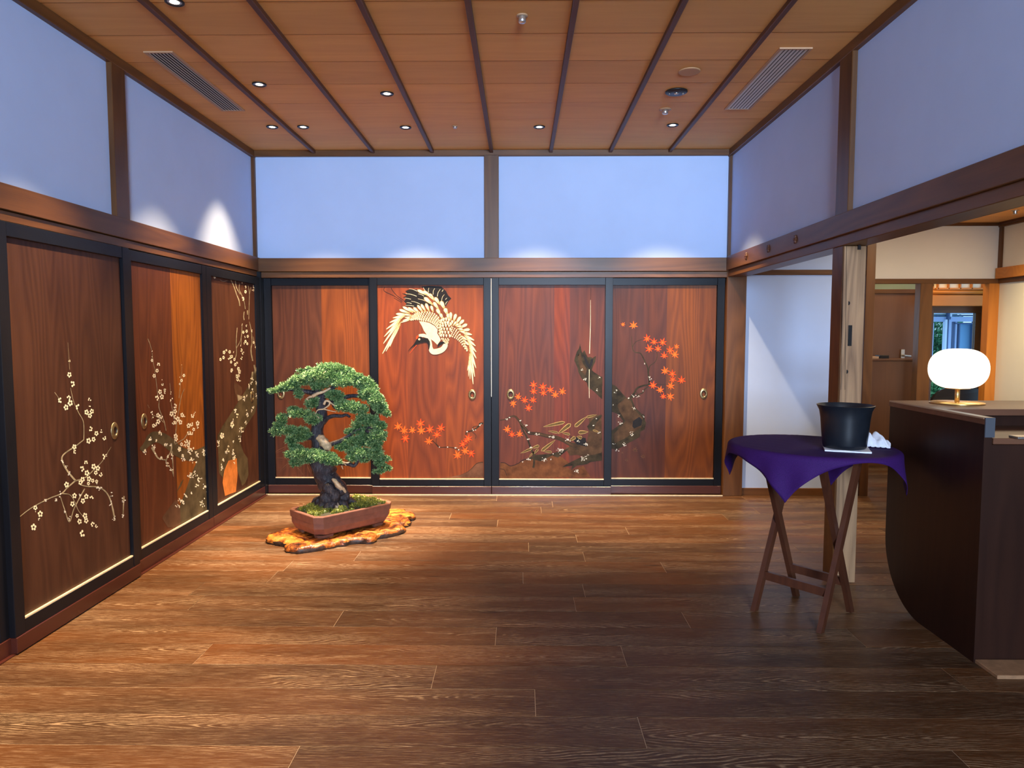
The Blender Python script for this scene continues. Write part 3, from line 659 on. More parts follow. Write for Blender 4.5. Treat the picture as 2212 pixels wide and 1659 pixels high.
box('gap_light_strip', plain('gap_light_paint', (.80, .76, .68), .6), D3, -.2412, FB-.002, .83, -.2372, FB+.01, 1.806, 0)  # pale strip painted as light through the gap between the middle doors
# door 4 (view 1310,660 scaled 4.367)
S4 = lambda L: [(1310+x/4.367, 660+y/4.367) for x, y in L]
p = Paint((1, RB+rc, -1))
leaves(p, [(255, 190, 44, 0), (385, 315, 44, -10), (450, 345, 42, 0), (530, 350, 44, 20), (405, 410, 46, -20), (487, 410, 42, 0), (545, 475, 40, 0), (602, 425, 44, -10), (645, 465, 44, 30), (555, 620, 46, -15), (622, 645, 42, 0),
           (625, 700, 38, 0), (708, 708, 44, 0), (440, 755, 46, 10), (605, 762, 44, 20), (507, 800, 42, 15), (600, 860, 44, 60), (535, 860, 36, 10), (660, 390, 30, 60), (155, 180, 26, 40)], (1310, 660), 4.367, 44)
p.build('painted_maple_leaves', MM, D4)
q = Paint((1, RB+rc, -1))
q.poly(S4([(48, 740), (90, 760), (150, 830), (200, 880), (240, 880), (270, 960), (330, 1020), (358, 1030), (362, 1080), (375, 1110), (360, 1170), (320, 1190), (315, 1240), (200, 1300), (100, 1360), (48, 1350), (48, 1180), (130, 1120), (160, 1090), (100, 1020), (48, 1000)]), 0, 2)
q.poly(S4([(100, 940), (180, 870), (230, 900), (260, 980), (320, 1040), (345, 1060), (330, 1150), (250, 1200), (180, 1250), (80, 1300), (60, 1220), (150, 1130), (180, 1090), (130, 1010)]), 1, 3)
q.poly(S4([(250, 1090), (310, 1050), (340, 1080), (330, 1130), (260, 1160), (245, 1140)]), 2, 5)
br = lambda L, wd, mi=0, ly=4: q.line(curve(S4(L)), wd, mi, ly)
br([(215, 880), (260, 830), (290, 780), (350, 755), (395, 745), (405, 700)], (5, 2.5)); br([(240, 870), (300, 840), (345, 820), (360, 790), (400, 760)], (2.5, 1.8)); br([(405, 720), (395, 640), (385, 575), (350, 500), (320, 450), (270, 440), (245, 400), (238, 290)], (3.4, .9)); br([(245, 390), (280, 340), (340, 320)], (1.4, .6))
br([(400, 620), (410, 570), (460, 530), (480, 470), (470, 430)], (1.8, .7)); br([(400, 745), (480, 745), (560, 745)], (1.2, .5)); br([(270, 800), (290, 830), (300, 860)], (1.4, .8))
for (cx, cy, n, sp) in ((255, 970, 8, 18), (120, 1040, 7, 18), (135, 1115, 7, 20), (240, 1210, 9, 20), (165, 1310, 11, 22), (95, 1368, 6, 14), (70, 1308, 5, 12), (290, 862, 6, 16), (250, 855, 4, 12), (345, 805, 4, 10), (405, 680, 6, 20), (358, 548, 4, 9), (65, 935, 2, 6), (95, 800, 7, 20), (205, 872, 4, 10), (350, 1045, 4, 10)):
    for k_ in range(n):
        x, y = S4([(cx+random.gauss(0, sp*.5), cy+random.gauss(0, sp*.45))])[0]; q.disc(x, y, random.uniform(.5, 1.2), 3, 12+k_ % 3, n=7)
for x, y, r in ((270, 1365, 30), (345, 1425, 28), (190, 1460, 20), (150, 1390, 14)):
    maple(q, *S4([(x, y)])[0], r/4.367, 20, 4, 1)
q.mi = [m if m != 2 or True else m for m in q.mi]
q.build('painted_trunk', [PM['bark'], PM['bark2'], PM['ink'], PM['lichen'], PM['brown']], D4)
# door 1 faint reeds behind the tree
q = Paint((1, RB+rc, -1))
S1 = lambda L: [(570+x/7.628, 900+y/7.628) for x, y in L]
for a, b in (((430, 470), (140, 610)), ((440, 700), (130, 690)), ((440, 740), (220, 940)), ((540, 830), (650, 960)), ((700, 780), (770, 950)), ((590, 480), (660, 520))):
    q.line(curve(S1([a, ((a[0]+b[0])/2, (a[1]+b[1])/2-14), b])), (1.5, .6), 0, 2); q.line(curve(S1([a, ((a[0]+b[0])/2+6, (a[1]+b[1])/2+22), b])), (.7, .4), 0, 2)
q.build('painted_reeds', [PM['brown']], D1)

# --- crane (view 800,600 scaled 6.912)
SC = lambda L: [(800+x/6.912, 600+y/6.912) for x, y in L]
q = Paint((1, FB+rc, -1))   # 0 ivory 1 outline 2 ink 3 red 4 shade 5 grey
def feather(tx, ty, bx, by, wd, lay, sharp=.5, shade=True):
    dx, dy = tx-bx, ty-by; l = math.hypot(dx, dy) or 1; nx, ny = -dy/l, dx/l
    def shape(f, e0, e1):
        A, B_ = [], []
        for t in np.linspace(0, 1, 9):
            if sharp > .8: h = sin(pi*(t**.75*.93+.03))**.75      # long pointed
            else: h = (min(1, .28+t*1.05)) * (sqrt(max(0, 1-max(0, (t-.62)/.38)**2)))
            tt = e0+(1-e0-e1)*t; A.append((bx+dx*tt+nx*h*wd*f, by+dy*tt+ny*h*wd*f)); B_.append((bx+dx*tt-nx*h*wd*f, by+dy*tt-ny*h*wd*f))
        return A+B_[::-1]
    q.poly(SC(shape(1.0, -.02, -3.0/l)), 1, lay); q.poly(SC(shape(.74, .03, 3.0/l)), 0, lay+1)
    if shade and l > 40: q.line(SC([(bx+dx*.05, by+dy*.05), (bx+dx*.5, by+dy*.5)]), (wd*.75/6.9, wd*.1/6.9), 4, lay+2)
# black secondaries
q.poly(SC([(470, 235), (560, 240), (520, 200), (590, 170), (690, 175), (760, 200), (850, 280), (930, 420), (800, 420), (640, 445), (510, 420), (540, 390), (500, 350), (530, 320), (490, 290), (540, 270)]), 2, 1)
q.poly(SC([(760, 130), (880, 120), (1060, 130), (1130, 200), (1160, 260), (1210, 310), (1170, 350), (1130, 420), (1060, 380), (950, 280), (850, 220)]), 2, 1)
for L, wd in ([(480, 355), (350, 270), (210, 200), (215, 140)], 1.2), ([(500, 340), (400, 270), (330, 190), (310, 150)], 1.2), ([(470, 370), (350, 300)], 1.0): q.line(curve(SC(L)), wd, 2, 1)
for L in ([(580, 165), (640, 175), (700, 200)], [(525, 240), (600, 245), (690, 275)], [(510, 300), (560, 310), (605, 320)], [(540, 370), (580, 375), (615, 385)], [(520, 412), (590, 412), (650, 425)], [(610, 350), (680, 365), (740, 392)], [(710, 315), (780, 330), (860, 370)],
          [(715, 240), (760, 250), (800, 275)], [(790, 145), (810, 180), (830, 205)], [(875, 150), (865, 185), (870, 215)], [(960, 160), (940, 200), (938, 250)], [(1045, 170), (1010, 225), (1000, 280)], [(1090, 175), (1070, 205)], [(1105, 250), (1075, 290), (1065, 345)], [(1145, 300), (1120, 325)], [(1155, 350), (1130, 375), (1122, 400)]):
    q.line(curve(SC(L), 4), (.45, 1.0), 0, 4)
# upper pile, from the tips down to the shoulder
lay = 8
for t in ((700, 180, 860, 260, 30), (790, 195, 930, 300, 30), (870, 235, 960, 340, 34), (960, 290, 1040, 400, 34), (1050, 345, 1110, 470, 38), (800, 290, 930, 400, 36), (940, 360, 1020, 470, 32), (990, 460, 1050, 560, 34), (1110, 450, 1150, 550, 38), (1040, 530, 1085, 620, 30), (1155, 530, 1180, 630, 36)):
    feather(*t, lay); lay += .6
# medium row on the left wing top
for t in ((640, 440, 740, 530, 26), (700, 405, 790, 520, 26), (755, 390, 830, 510, 26), (825, 378, 880, 505, 28), (905, 412, 940, 515, 26)): feather(*t, lay); lay += .6
# left wing long feathers
for t in ((180, 1135, 460, 650, 20), (232, 1100, 450, 690, 18), (292, 1030, 400, 730, 16), (193, 985, 440, 640, 20), (205, 880, 450, 625, 20), (235, 770, 470, 600, 20), (285, 670, 500, 580, 22), (335, 600, 530, 560, 22), (378, 540, 560, 545, 24), (430, 475, 590, 530, 26), (480, 430, 640, 520, 26), (560, 440, 700, 530, 20),
          (500, 545, 640, 565, 18), (480, 640, 620, 595, 16), (510, 590, 650, 590, 16), (450, 670, 600, 620, 14)):
    feather(*t, lay, 1.0 if t[1] > 560 else .6); lay += .45
# right wing long feathers, outermost first
for t in ((1535, 1590, 1490, 1130, 20), (1490, 1515, 1480, 1120, 15), (1465, 1478, 1475, 1200, 10), (1448, 1390, 1470, 1280, 8), (1558, 1480, 1490, 1080, 18), (1577, 1350, 1480, 1040, 20), (1582, 1205, 1470, 990, 20), (1582, 1110, 1450, 950, 22), (1572, 1020, 1430, 900, 22), (1552, 935, 1400, 860, 24), (1520, 850, 1380, 820, 26),
          (1490, 770, 1350, 790, 28), (1450, 690, 1330, 750, 30), (1400, 625, 1300, 720, 30), (1350, 575, 1270, 700, 30), (1280, 535, 1240, 660, 30), (1200, 510, 1200, 640, 30)):
    feather(*t, lay, 1.0 if t[1] > 840 else .6); lay += .45
for t in ((1420, 820, 1320, 790, 20), (1385, 770, 1290, 760, 20), (1365, 720, 1280, 730, 20), (1325, 685, 1260, 720, 18), (1285, 650, 1230, 720, 20), (1230, 630, 1200, 720, 22), (1440, 930, 1340, 850, 18), (1470, 1010, 1370, 900, 18), (1460, 1090, 1390, 960, 14)): feather(*t, lay); lay += .4
def lerp(P_, t):
    t = max(0, min(.9999, t))*(len(P_)-1); i = int(t); f = t-i; return (P_[i][0]*(1-f)+P_[i+1][0]*f, P_[i][1]*(1-f)+P_[i+1][1]*f)
def scales(A, B_, rows, cols, size, dirv, lay):
    "scale feathers filling the band between curves A and B_"
    for r_ in range(rows):
        v = (r_+.5)/rows
        for c_ in range(cols):
            u = (c_+.5*(r_ % 2))/cols; a = lerp(A, u); b = lerp(B_, u); x = a[0]*(1-v)+b[0]*v; y = a[1]*(1-v)+b[1]*v
            s_ = size*random.uniform(.9, 1.1); d = dirv if not callable(dirv) else dirv(u)
            feather(x+d[0]*s_, y+d[1]*s_, x-d[0]*s_*.9, y-d[1]*s_*.9, s_*.72, lay+r_*1.2+(c_ % 2)*.5, .5, False)
    return lay+rows*1.2
lay = 34
lay = scales(curve([(600, 600), (660, 545), (730, 510), (850, 505), (960, 530), (1040, 600)]), curve([(600, 632), (690, 625), (780, 645), (880, 665), (960, 710), (1010, 770)]), 6, 15, 19, (-.35, -.94), lay)
lay = scales(curve([(1210, 720), (1280, 760), (1350, 850), (1400, 940), (1450, 1070)]), curve([(1205, 885), (1280, 920), (1340, 965), (1395, 1040), (1455, 1110)]), 5, 11, 16, (.35, -.93), lay)
lay = 44
lay = scales(curve([(1060, 610), (1130, 590), (1200, 620)]), curve([(1070, 720), (1140, 700), (1215, 720)]), 2, 4, 32, (-.05, -1), lay)
lay = scales(curve([(1055, 700), (1130, 690), (1215, 700)]), curve([(1045, 880), (1110, 890), (1200, 890)]), 4, 4, 26, (-.05, -1), lay)
lay = scales(curve([(1035, 640), (1020, 740), (1020, 860)]), curve([(1060, 660), (1050, 760), (1050, 880)]), 2, 6, 17, (-.3, -.95), lay)
lay = scales(curve([(1060, 900), (1120, 905), (1190, 900)]), curve([(1110, 985), (1135, 990), (1160, 975)]), 4, 4, 17, (-.1, -1), lay)
# breast, neck, head
q.poly(SC([(728, 650), (800, 655), (880, 675), (960, 720), (1005, 775), (998, 830), (1030, 880), (1050, 930), (1010, 985), (1000, 1000), (950, 950), (900, 915), (850, 860), (800, 790), (770, 720)]), 0, 30)
nk = curve([(1125, 960, 40), (1120, 1010, 70), (1075, 1070, 78), (1000, 1100, 84), (930, 1100, 78), (900, 1050, 62), (898, 990, 46), (885, 930, 40), (850, 885, 50), (800, 862, 48), (750, 865, 50), (725, 870, 40)])
q.line([(800+x/6.912, 600+y/6.912) for x, y, _ in nk], [w_/6.912 for *_, w_ in nk], 0, 54)
q.poly(SC([(1000, 1042), (1012, 990), (1045, 955), (1085, 950), (1130, 985), (1090, 985), (1050, 1000)]), 2, 62)
q.poly(SC([(640, 1005), (680, 940), (700, 900), (735, 878), (765, 880), (780, 905), (820, 895), (860, 905), (890, 955), (893, 1000), (878, 1080), (868, 1060), (862, 1000), (840, 965), (800, 965), (750, 975), (700, 990), (655, 1020)]), 2, 60)
q.line(SC([(668, 985), (610, 1040), (560, 1100)]), (2.6, .4), 2, 59); q.line(SC([(690, 1005), (640, 1065), (588, 1130)]), (1.3, .3), 3, 59); q.disc(*SC([(730, 918)])[0], 2.3, 0, 64, n=12); q.disc(*SC([(731, 919)])[0], .8, 2, 66)
q.poly(SC([(685, 915), (682, 885), (705, 858), (720, 875), (712, 895), (695, 918)]), 3, 63)
q.build('painted_crane', [PM['ivory'], PM['outline'], PM['ink'], PM['red'], PM['featherbase'], PM['brown']], D2)

# --- plum blossoms on the left doors
def blossom(p, x, y, r, mi, asp, full=1.0, lay=8):
    "asp = horizontal squash of the picture on that wall"
    n = 5; st = random.uniform(0, 72)
    for k_ in range(n):
        if random.random() > full: continue
        a = radians(st+72*k_); p.disc(x+r*.62*cos(a)*asp, y+r*.62*sin(a), r*.34*asp, mi, lay, ry=r*.36, n=8)
def cluster(p, L, off, s, r, asp, mi=0, full=.95):
    for t in L:
        x, y = off[0]+t[0]/s, off[1]+t[1]/s; rr = (t[2] if len(t) > 2 else r)/s; blossom(p, x, y, rr, mi, asp, t[3] if len(t) > 3 else full)
MBL = [PM['blossom'], PM['grey'], PM['lichen'], PM['brown']]
# door 5, view 0,740 scaled 3.77
p = Paint((0, XD+.022-rc, 1)); SA = lambda L: [(x/3.77, 740+y/3.77) for x, y in L]
cluster(p, [(565, 262, 24), (590, 337, 26), (490, 470, 24, .7), (560, 450, 22, .8), (572, 492, 28), (538, 528, 26), (636, 525, 26), (730, 465, 18, .7), (732, 512, 14, .6), (705, 567, 24), (748, 560, 22, .8), (732, 595, 22), (738, 703, 22, .8), (785, 740, 22), (722, 800, 26, .8), (762, 788, 22), (825, 722, 16, .6), (850, 778, 20, .8),
            (605, 850, 24, .9), (610, 890, 18, .8), (840, 930, 24, .8), (866, 918, 12, .6), (700, 978, 20, .8), (668, 1028, 25), (763, 1010, 26), (797, 1023, 24), (708, 1062, 26), (780, 1060, 20), (820, 1075, 20, .8), (725, 1110, 24), (672, 1115, 24), (755, 1125, 18), (787, 1130, 16), (655, 1140, 22), (542, 1157, 26), (720, 1148, 16), (607, 1247, 24), (703, 1253, 24), (675, 1290, 24), (745, 1268, 22, .7),
            (590, 1314, 24), (288, 1345, 22, .9), (328, 1395, 28), (320, 1440, 14, .5), (274, 1503, 30), (628, 1410, 18), (692, 1410, 26), (648, 1457, 24), (702, 1450, 24), (755, 1480, 22, .7), (785, 1495, 16, .6), (672, 1555, 30, .8), (565, 150, 12, .5), (295, 1380, 12, .5)], (0, 740), 3.77, 24, .80)
for L, wd in (([(553, 0), (562, 140), (568, 220)], (.4, .7)), ([(575, 370), (600, 480), (640, 570), (680, 650), (683, 790)], (.8, 1.6)), ([(683, 790), (620, 840), (515, 915), (512, 980), (560, 1060), (620, 1130)], (2, 4)), ([(620, 1125), (700, 1095), (770, 1030), (830, 970), (880, 890), (905, 850)], (2.5, .7)),
              ([(620, 1120), (550, 1180), (500, 1230), (400, 1270), (250, 1350), (135, 1440)], (3, 1.6)), ([(500, 1230), (570, 1240), (610, 1300), (640, 1370), (690, 1430)], (1.6, .9)), ([(445, 405), (470, 440), (500, 490)], (1.4, .6)), ([(640, 1150), (700, 1170), (810, 1180), (880, 1240), (915, 1340), (935, 1450)], (2, 3.5)), ([(490, 1250), (530, 1370), (565, 1460), (600, 1360), (640, 1280), (690, 1190)], (1.5, 2.4)), ([(1010, 1250), (1005, 1340), (1000, 1430)], (3, 1.5))):
    p.line(curve(SA(L)), wd, 1, 2)
for cx, cy, n, sp in ((802, 1177, 12, 24), (905, 1245, 6, 18), (900, 1310, 6, 18), (930, 1430, 6, 16), (1003, 1290, 7, 20), (1000, 1410, 5, 18), (530, 1375, 5, 14), (565, 1430, 6, 20), (460, 1280, 8, 14), (490, 1240, 5, 16), (370, 1282, 7, 12), (510, 965, 5, 18), (565, 1065, 6, 14), (650, 1240, 5, 14), (540, 1010, 3, 8)):
    for k_ in range(n): x, y = SA([(cx+random.gauss(0, sp*.35), cy+random.gauss(0, sp*.7))])[0]; p.disc(x, y, random.uniform(.8, 1.6), 2, 6+k_ % 3, n=7)
p.build('painted_blossoms', MBL, DA)
# door 6, view 280,560 scaled 5.53 and 290,840 scaled 5.53
p = Paint((0, XD-.004-rc, 1)); SB = lambda L: [(280+x/5.53, 560+y/5.53) for x, y in L]; SBl = lambda L: [(290+x/5.53, 840+y/5.53) for x, y in L]
cluster(p, [(272, 1105, 14, .4), (275, 1170, 16, .6), (268, 1208, 20, .8), (345, 1258, 26), (328, 1330, 26), (293, 1393, 26), (392, 1450, 18, .5), (392, 1495, 20, .8), (628, 1265, 14, .4), (648, 1388, 22, .9), (620, 1448, 22), (603, 1415, 14, .6), (600, 1490, 14, .6), (420, 1560, 22, .7)], (280, 560), 5.53, 24, .78)
cluster(p, [(308, 35, 32), (330, 95, 34), (272, 110, 34), (363, 15, 20, .8), (367, 45, 18, .7), (440, 50, 20, .4), (443, 120, 26, .7), (435, 150, 12, .5), (487, 205, 32), (487, 270, 32), (445, 298, 34), (487, 335, 28), (520, 360, 34), (572, 312, 30), (598, 320, 20, .8), (552, 398, 32), (468, 405, 26, .9), (490, 405, 22), (697, 320, 30, .7), (720, 285, 20, .5),
            (283, 315, 30), (320, 332, 30), (212, 290, 26, .6), (215, 340, 22, .7), (288, 390, 34, .9), (255, 425, 26, .9), (230, 440, 26, .7), (648, 440, 32), (683, 422, 30), (757, 410, 32, .7), (710, 485, 24, .9), (655, 525, 32), (685, 530, 26), (757, 455, 20, .6), (495, 565, 34, .9), (500, 600, 30), (618, 625, 30), (650, 630, 30), (565, 662, 26), (645, 672, 30), (605, 680, 22, .8), (540, 720, 32), (695, 720, 34, .6), (655, 720, 26)], (290, 840), 5.53, 28, .74)
for S_, L, wd in ((SB, [(218, 950), (245, 1020), (265, 1090)], (1, .6)), (SB, [(270, 1120), (280, 1220), (300, 1320), (320, 1480), (340, 1650)], (.7, .9)), (SB, [(628, 1280), (615, 1400), (600, 1560), (590, 1659)], (.5, .9)), (SB, [(480, 1480), (490, 1600)], .6),
                  (SBl, [(300, 130), (295, 220), (330, 320), (360, 400), (380, 500)], (1.5, 1.2)), (SBl, [(600, 0), (560, 100), (520, 330), (500, 480), (480, 650)], (.8, 1.5)), (SBl, [(440, 160), (470, 330), (500, 420)], .8),
                  (SBl, [(655, 500), (600, 590), (555, 620), (485, 660)], (1.2, 2)), (SBl, [(210, 360), (230, 320), (290, 345), (350, 400)], 1.0), (SBl, [(180, 230), (160, 190)], .6),
                  (SBl, [(445, 650), (440, 740), (380, 870), (450, 970), (470, 1050)], (3, 1)), (SBl, [(450, 740), (460, 860), (470, 1040)], (3, 1)), (SBl, [(210, 700), (250, 770), (290, 830), (380, 850)], (5, 2))):
    p.line(curve(S_(L)), wd, 1, 2)
p.line(curve(SBl([(85, 740), (150, 660), (230, 580), (330, 590), (430, 660), (520, 740), (640, 790), (760, 790), (870, 740)])), [9, 11, 13, 12, 12, 13, 14, 15, 18, 20, 22, 23, 24, 24, 24, 24, 24, 24, 24, 24, 25, 25, 25, 25, 25, 25, 25, 24, 24, 24, 24, 24, 24, 24, 24, 24, 24, 24, 24, 24, 24, 24, 24, 24, 24, 24, 24, 24, 24][:49], 4, 1)
p.poly(SBl([(872, 690), (895, 1470), (560, 1640), (545, 1400), (610, 1230), (660, 1080), (720, 930), (780, 800)]), 4, 0)
p.poly(SBl([(545, 1400), (560, 1640), (400, 1655), (330, 1540), (430, 1400), (500, 1320)]), 5, 0)
p.poly(SBl([(590, 1080), (560, 1110), (530, 1180), (500, 1240), (560, 1160)]), 4, 1)
for cx, cy, n, sp in ((190, 600, 12, 22), (125, 745, 12, 24), (240, 695, 10, 18), (250, 765, 3, 8), (310, 530, 8, 22), (265, 615, 5, 12), (375, 660, 8, 20), (430, 675, 4, 14), (320, 825, 8, 26), (400, 810, 6, 20), (405, 910, 7, 24), (440, 970, 4, 14), (585, 820, 14, 26), (540, 720, 8, 18), (690, 855, 12, 26), (745, 780, 14, 30), (835, 760, 14, 34), (740, 880, 3, 10), (675, 1040, 16, 40), (720, 1010, 5, 18),
                     (765, 1090, 13, 36), (745, 1150, 6, 24), (868, 1090, 5, 24), (845, 1170, 9, 30), (872, 1230, 7, 22), (610, 1270, 7, 22), (680, 1250, 3, 10), (555, 1345, 11, 28), (592, 1355, 7, 22), (520, 1395, 6, 24), (805, 1365, 12, 34), (838, 1310, 2, 6), (660, 760, 6, 20), (450, 790, 5, 30)):
    for k_ in range(n): x, y = SBl([(cx+random.gauss(0, sp*.42), cy+random.gauss(0, sp*.6))])[0]; p.disc(x, y, random.uniform(.8, 1.5), 0 if k_ % 3 else 2, 6+k_ % 3, n=7, ry=random.uniform(1, 2))
PM['smoke'] = pm('trunk_wash', (.075, .054, .027), ns=.5, sc_=9); PM['smoke2'] = pm('trunk_wash_faint', (.095, .045, .024), ns=.4, sc_=9)
p.build('painted_blossoms', MBL+[PM['smoke'], PM['smoke2']], DB)
# door 7, view 450,590 scaled 7.215 ; 450,800 scaled 5.53
p = Paint((0, XD-.004-rc, 1)); SD = lambda L: [(450+x/7.215, 590+y/7.215) for x, y in L]; SE = lambda L: [(450+x/5.53, 800+y/5.53) for x, y in L]
cluster(p, [(100, 65, 24, .8), (533, 140, 28, .8), (580, 215, 24, .8), (580, 290, 30), (712, 210, 30, .7), (698, 265, 26, .7), (540, 400, 34), (245, 1235, 32, .8), (280, 1205, 22, .7), (332, 1228, 30), (237, 1315, 30), (190, 1345, 28, .6), (340, 1310, 32), (367, 1300, 28), (400, 1235, 20, .7), (407, 1345, 28), (312, 1350, 24, .6), (355, 1385, 26, .7), (420, 1425, 30), (447, 1400, 22, .7), (515, 1200, 28), (540, 1245, 28), (518, 1325, 28, .7),
            (365, 1510, 30, .8), (468, 1490, 32), (488, 1530, 32), (445, 1605, 32), (472, 1600, 28), (597, 905, 28), (545, 920, 26, .8), (615, 985, 26), (578, 990, 24, .7), (580, 1065, 28, .8), (608, 1100, 24, .7), (555, 1100, 18, .6), (595, 820, 20, .7), (525, 800, 18, .7), (498, 1130, 18, .6), (680, 900, 22, .6), (708, 1080, 24, .7), (742, 1160, 24, .6)], (450, 590), 7.215, 28, .68)
cluster(p, [(345, 75, 26), (350, 110, 24, .8), (378, 125, 16, .6), (372, 20, 26), (275, 8, 20, .7), (345, 540, 30, .7), (165, 780, 40), (180, 1070, 24, .7), (305, 1050, 24), (320, 1030, 18), (308, 1110, 18, .6), (235, 960, 30, .7), (285, 650, 36), (240, 910, 16, .6)], (450, 800), 5.53, 28, .68)
for L, wd in (([(180, 100), (230, 130), (300, 115)], .8), ([(350, 100), (400, 210), (440, 330), (480, 430), (490, 510)], (1.6, 2.4)), ([(420, 120), (440, 230), (500, 330)], 1.6), ([(490, 160), (480, 250), (520, 340), (560, 450), (575, 560)], 1.3), ([(620, 190), (640, 330), (635, 560), (630, 720)], 1.0), ([(665, 220), (640, 340)], 1.0),
              ([(560, 600), (550, 680), (560, 730)], 1.6), ([(450, 850), (435, 1080), (440, 1240), (420, 1330)], 1.3), ([(525, 800), (520, 950), (500, 1050), (445, 1160)], 1.2), ([(515, 1000), (510, 1120)], .8), ([(640, 760), (670, 900), (680, 1080), (665, 1200), (690, 1370)], (1, 2.6)), ([(700, 990), (720, 1100), (750, 1220)], 1.0), ([(715, 1430), (740, 1570)], 3), ([(760, 1420), (740, 1570)], 2.4), ([(690, 1540), (680, 1659)], 3), ([(770, 1290), (770, 1360)], 2), ([(610, 580), (610, 650)], 1.8)):
    p.line(curve(SD(L)), wd, 1, 2)
p.poly(SE([(600, 0), (520, 20), (500, 130), (470, 200), (420, 280), (330, 420), (240, 560), (160, 680), (110, 780), (130, 1230), (180, 1290), (230, 1100), (330, 1040), (350, 1200), (400, 1380), (440, 1350), (480, 1250), (470, 1050), (420, 980), (380, 860), (400, 760), (470, 640), (560, 500), (600, 330), (620, 120)]), 4, 0)
p.poly(SE([(310, 140), (400, 200), (405, 260), (380, 360), (350, 365), (320, 270), (305, 200)]), 5, 2); p.poly(SE([(345, 290), (405, 310), (400, 340), (355, 368)]), 1, 3)
p.poly(SE([(190, 1200), (240, 1080), (340, 1050), (350, 1250), (330, 1450), (200, 1500), (170, 1340)]), 6, 1)
for cx, cy, n, sp in ((485, 190, 8, 18), (520, 130, 10, 34), (522, 250, 8, 26), (578, 160, 6, 26), (580, 290, 8, 32), (425, 325, 10, 30), (458, 310, 4, 10), (535, 440, 8, 26), (520, 485, 5, 16), (328, 480, 9, 28), (460, 520, 12, 34), (447, 630, 5, 26), (285, 640, 10, 34), (392, 710, 12, 34), (378, 815, 9, 26), (298, 850, 4, 10), (130, 870, 10, 34), (165, 785, 9, 24), (215, 970, 9, 26), (295, 970, 13, 36), (160, 1150, 11, 30), (180, 1080, 6, 18), (530, 370, 3, 14)):
    for k_ in range(n): x, y = SE([(cx+random.gauss(0, sp*.28), cy+random.gauss(0, sp*.6))])[0]; p.disc(x, y, random.uniform(.6, 1.1), 0 if k_ % 2 else 2, 6+k_ % 3, n=7, ry=random.uniform(1, 2))
PM['amber'] = pm('bare_amber_wood', (.50, .16, .035), .45, ns=.3, sc_=14)
p.build('painted_blossoms', MBL+[PM['smoke'], PM['smoke2'], PM['amber']], DC)

# ------------------------------------------------------------------ flower-shaped nail covers on the right beam
for i, ((px, py), wh_) in enumerate((((1612, 553), 'nearest the back corner'), ((1660, 537), 'middle one of three'), ((1718, 517), 'closest to the upper post'))):
    c = U(px, py, 0, 1.679); mb = MB(); V = []; n = 30
    for k_ in range(n): a = 2*pi*k_/n; r = .024*(1+.32*abs(cos(a*3)))-.006; V.append((1.6785, c.y+r*cos(a), c.z+r*1.15*sin(a)))
    V += [(1.671, c.y+(v[1]-c.y)*.8, c.z+(v[2]-c.z)*.8) for v in V]
    mb.add(V, [(k_, (k_+1) % n, n+(k_+1) % n, n+k_) for k_ in range(n)]+[tuple(range(n, 2*n))])
    o = mb.build('nail_cover', M['batten']); fixn(o); mb = None
    tag(o, 'dark flower-shaped nail cover on right beam, '+wh_, 'nail cover', 'nail covers on the right beam')
    b = MB().lathe([(.0, .004), (.006, .003), (.009, 0)], (0, 0, 0), 12)
    V = [(1.6705-z, c.y+x, c.z+y) for x, y, z in b.v]; mesh_obj('boss', V, b.f, M['batten'], o)

# ------------------------------------------------------------------ ceiling fixtures
def downlight(px, py, label, target, power, angle=70, warm=WARM, loc=None, r=.042, on=True):
    c = U(px, py, 2, ZC-.002) if loc is None else Vector(loc)
    d = empty('downlight', (c.x, c.y, ZC-.002), label, 'downlight', 'small round ceiling downlights')
    MB().lathe([(r, 0), (r, -.005), (r-.003, -.007), (r-.009, -.006), (r-.012, -.002), (r-.012, 0)], (c.x, c.y, ZC-.001), 28, close=True).build('ring', M['dark_metal'], d, True)
    MB().lathe([(r-.011, -.002), (.020, -.0015)], (c.x, c.y, ZC-.002), 28, close=True).build('reflector', M['steel'], d, True)
    MB().lathe([(.021, -.002), (.012, -.0045), (0.0001, -.005)], (c.x, c.y, ZC-.002), 24).build('lens', M['lens'], d, True)
    if power: 
        s_ = spot('beam', (c.x, c.y, ZC-.02), target, power, warm, angle, 1, .02); s_.parent = d; s_.location = (0, 0, -.018)
    return d
PW_ = 2.5
downlight(588, 274, 'downlight in the left ceiling bay close to the back corner', (-2.12, -.62, .3), 55*PW_, 66)
downlight(655, 274, 'downlight just right of the first batten near the back wall', (-1.62, -.35, .0), 110*PW_, 72)
downlight(876, 275, 'downlight above the crane door', (-.86, -.35, .0), 125*PW_, 74)
downlight(1165, 274, 'downlight above the door with bamboo leaves', (.14, -.35, .0), 118*PW_, 74)
downlight(1453, 270, 'downlight above the rightmost back wall door', (1.25, -.35, .0), 118*PW_, 76)
downlight(560, 182, 'downlight in second bay left of the bonsai', (-2.05, -1.60, .2), 80*PW_, 66)
downlight(836, 202, 'downlight over the bonsai in third bay', (-1.24, -1.15, .35), 300*PW_, 44, (1, .88, .72))
downlight(377, 4, 'downlight at the top edge of the photo, left side', (-1.70, -2.9, .0), 130*PW_, 74)
downlight(0, 0, 'downlight just outside the view over the left doors', (-1.8, -3.6, .0), 165*PW_, 78, loc=(-1.58, -3.6, ZC))
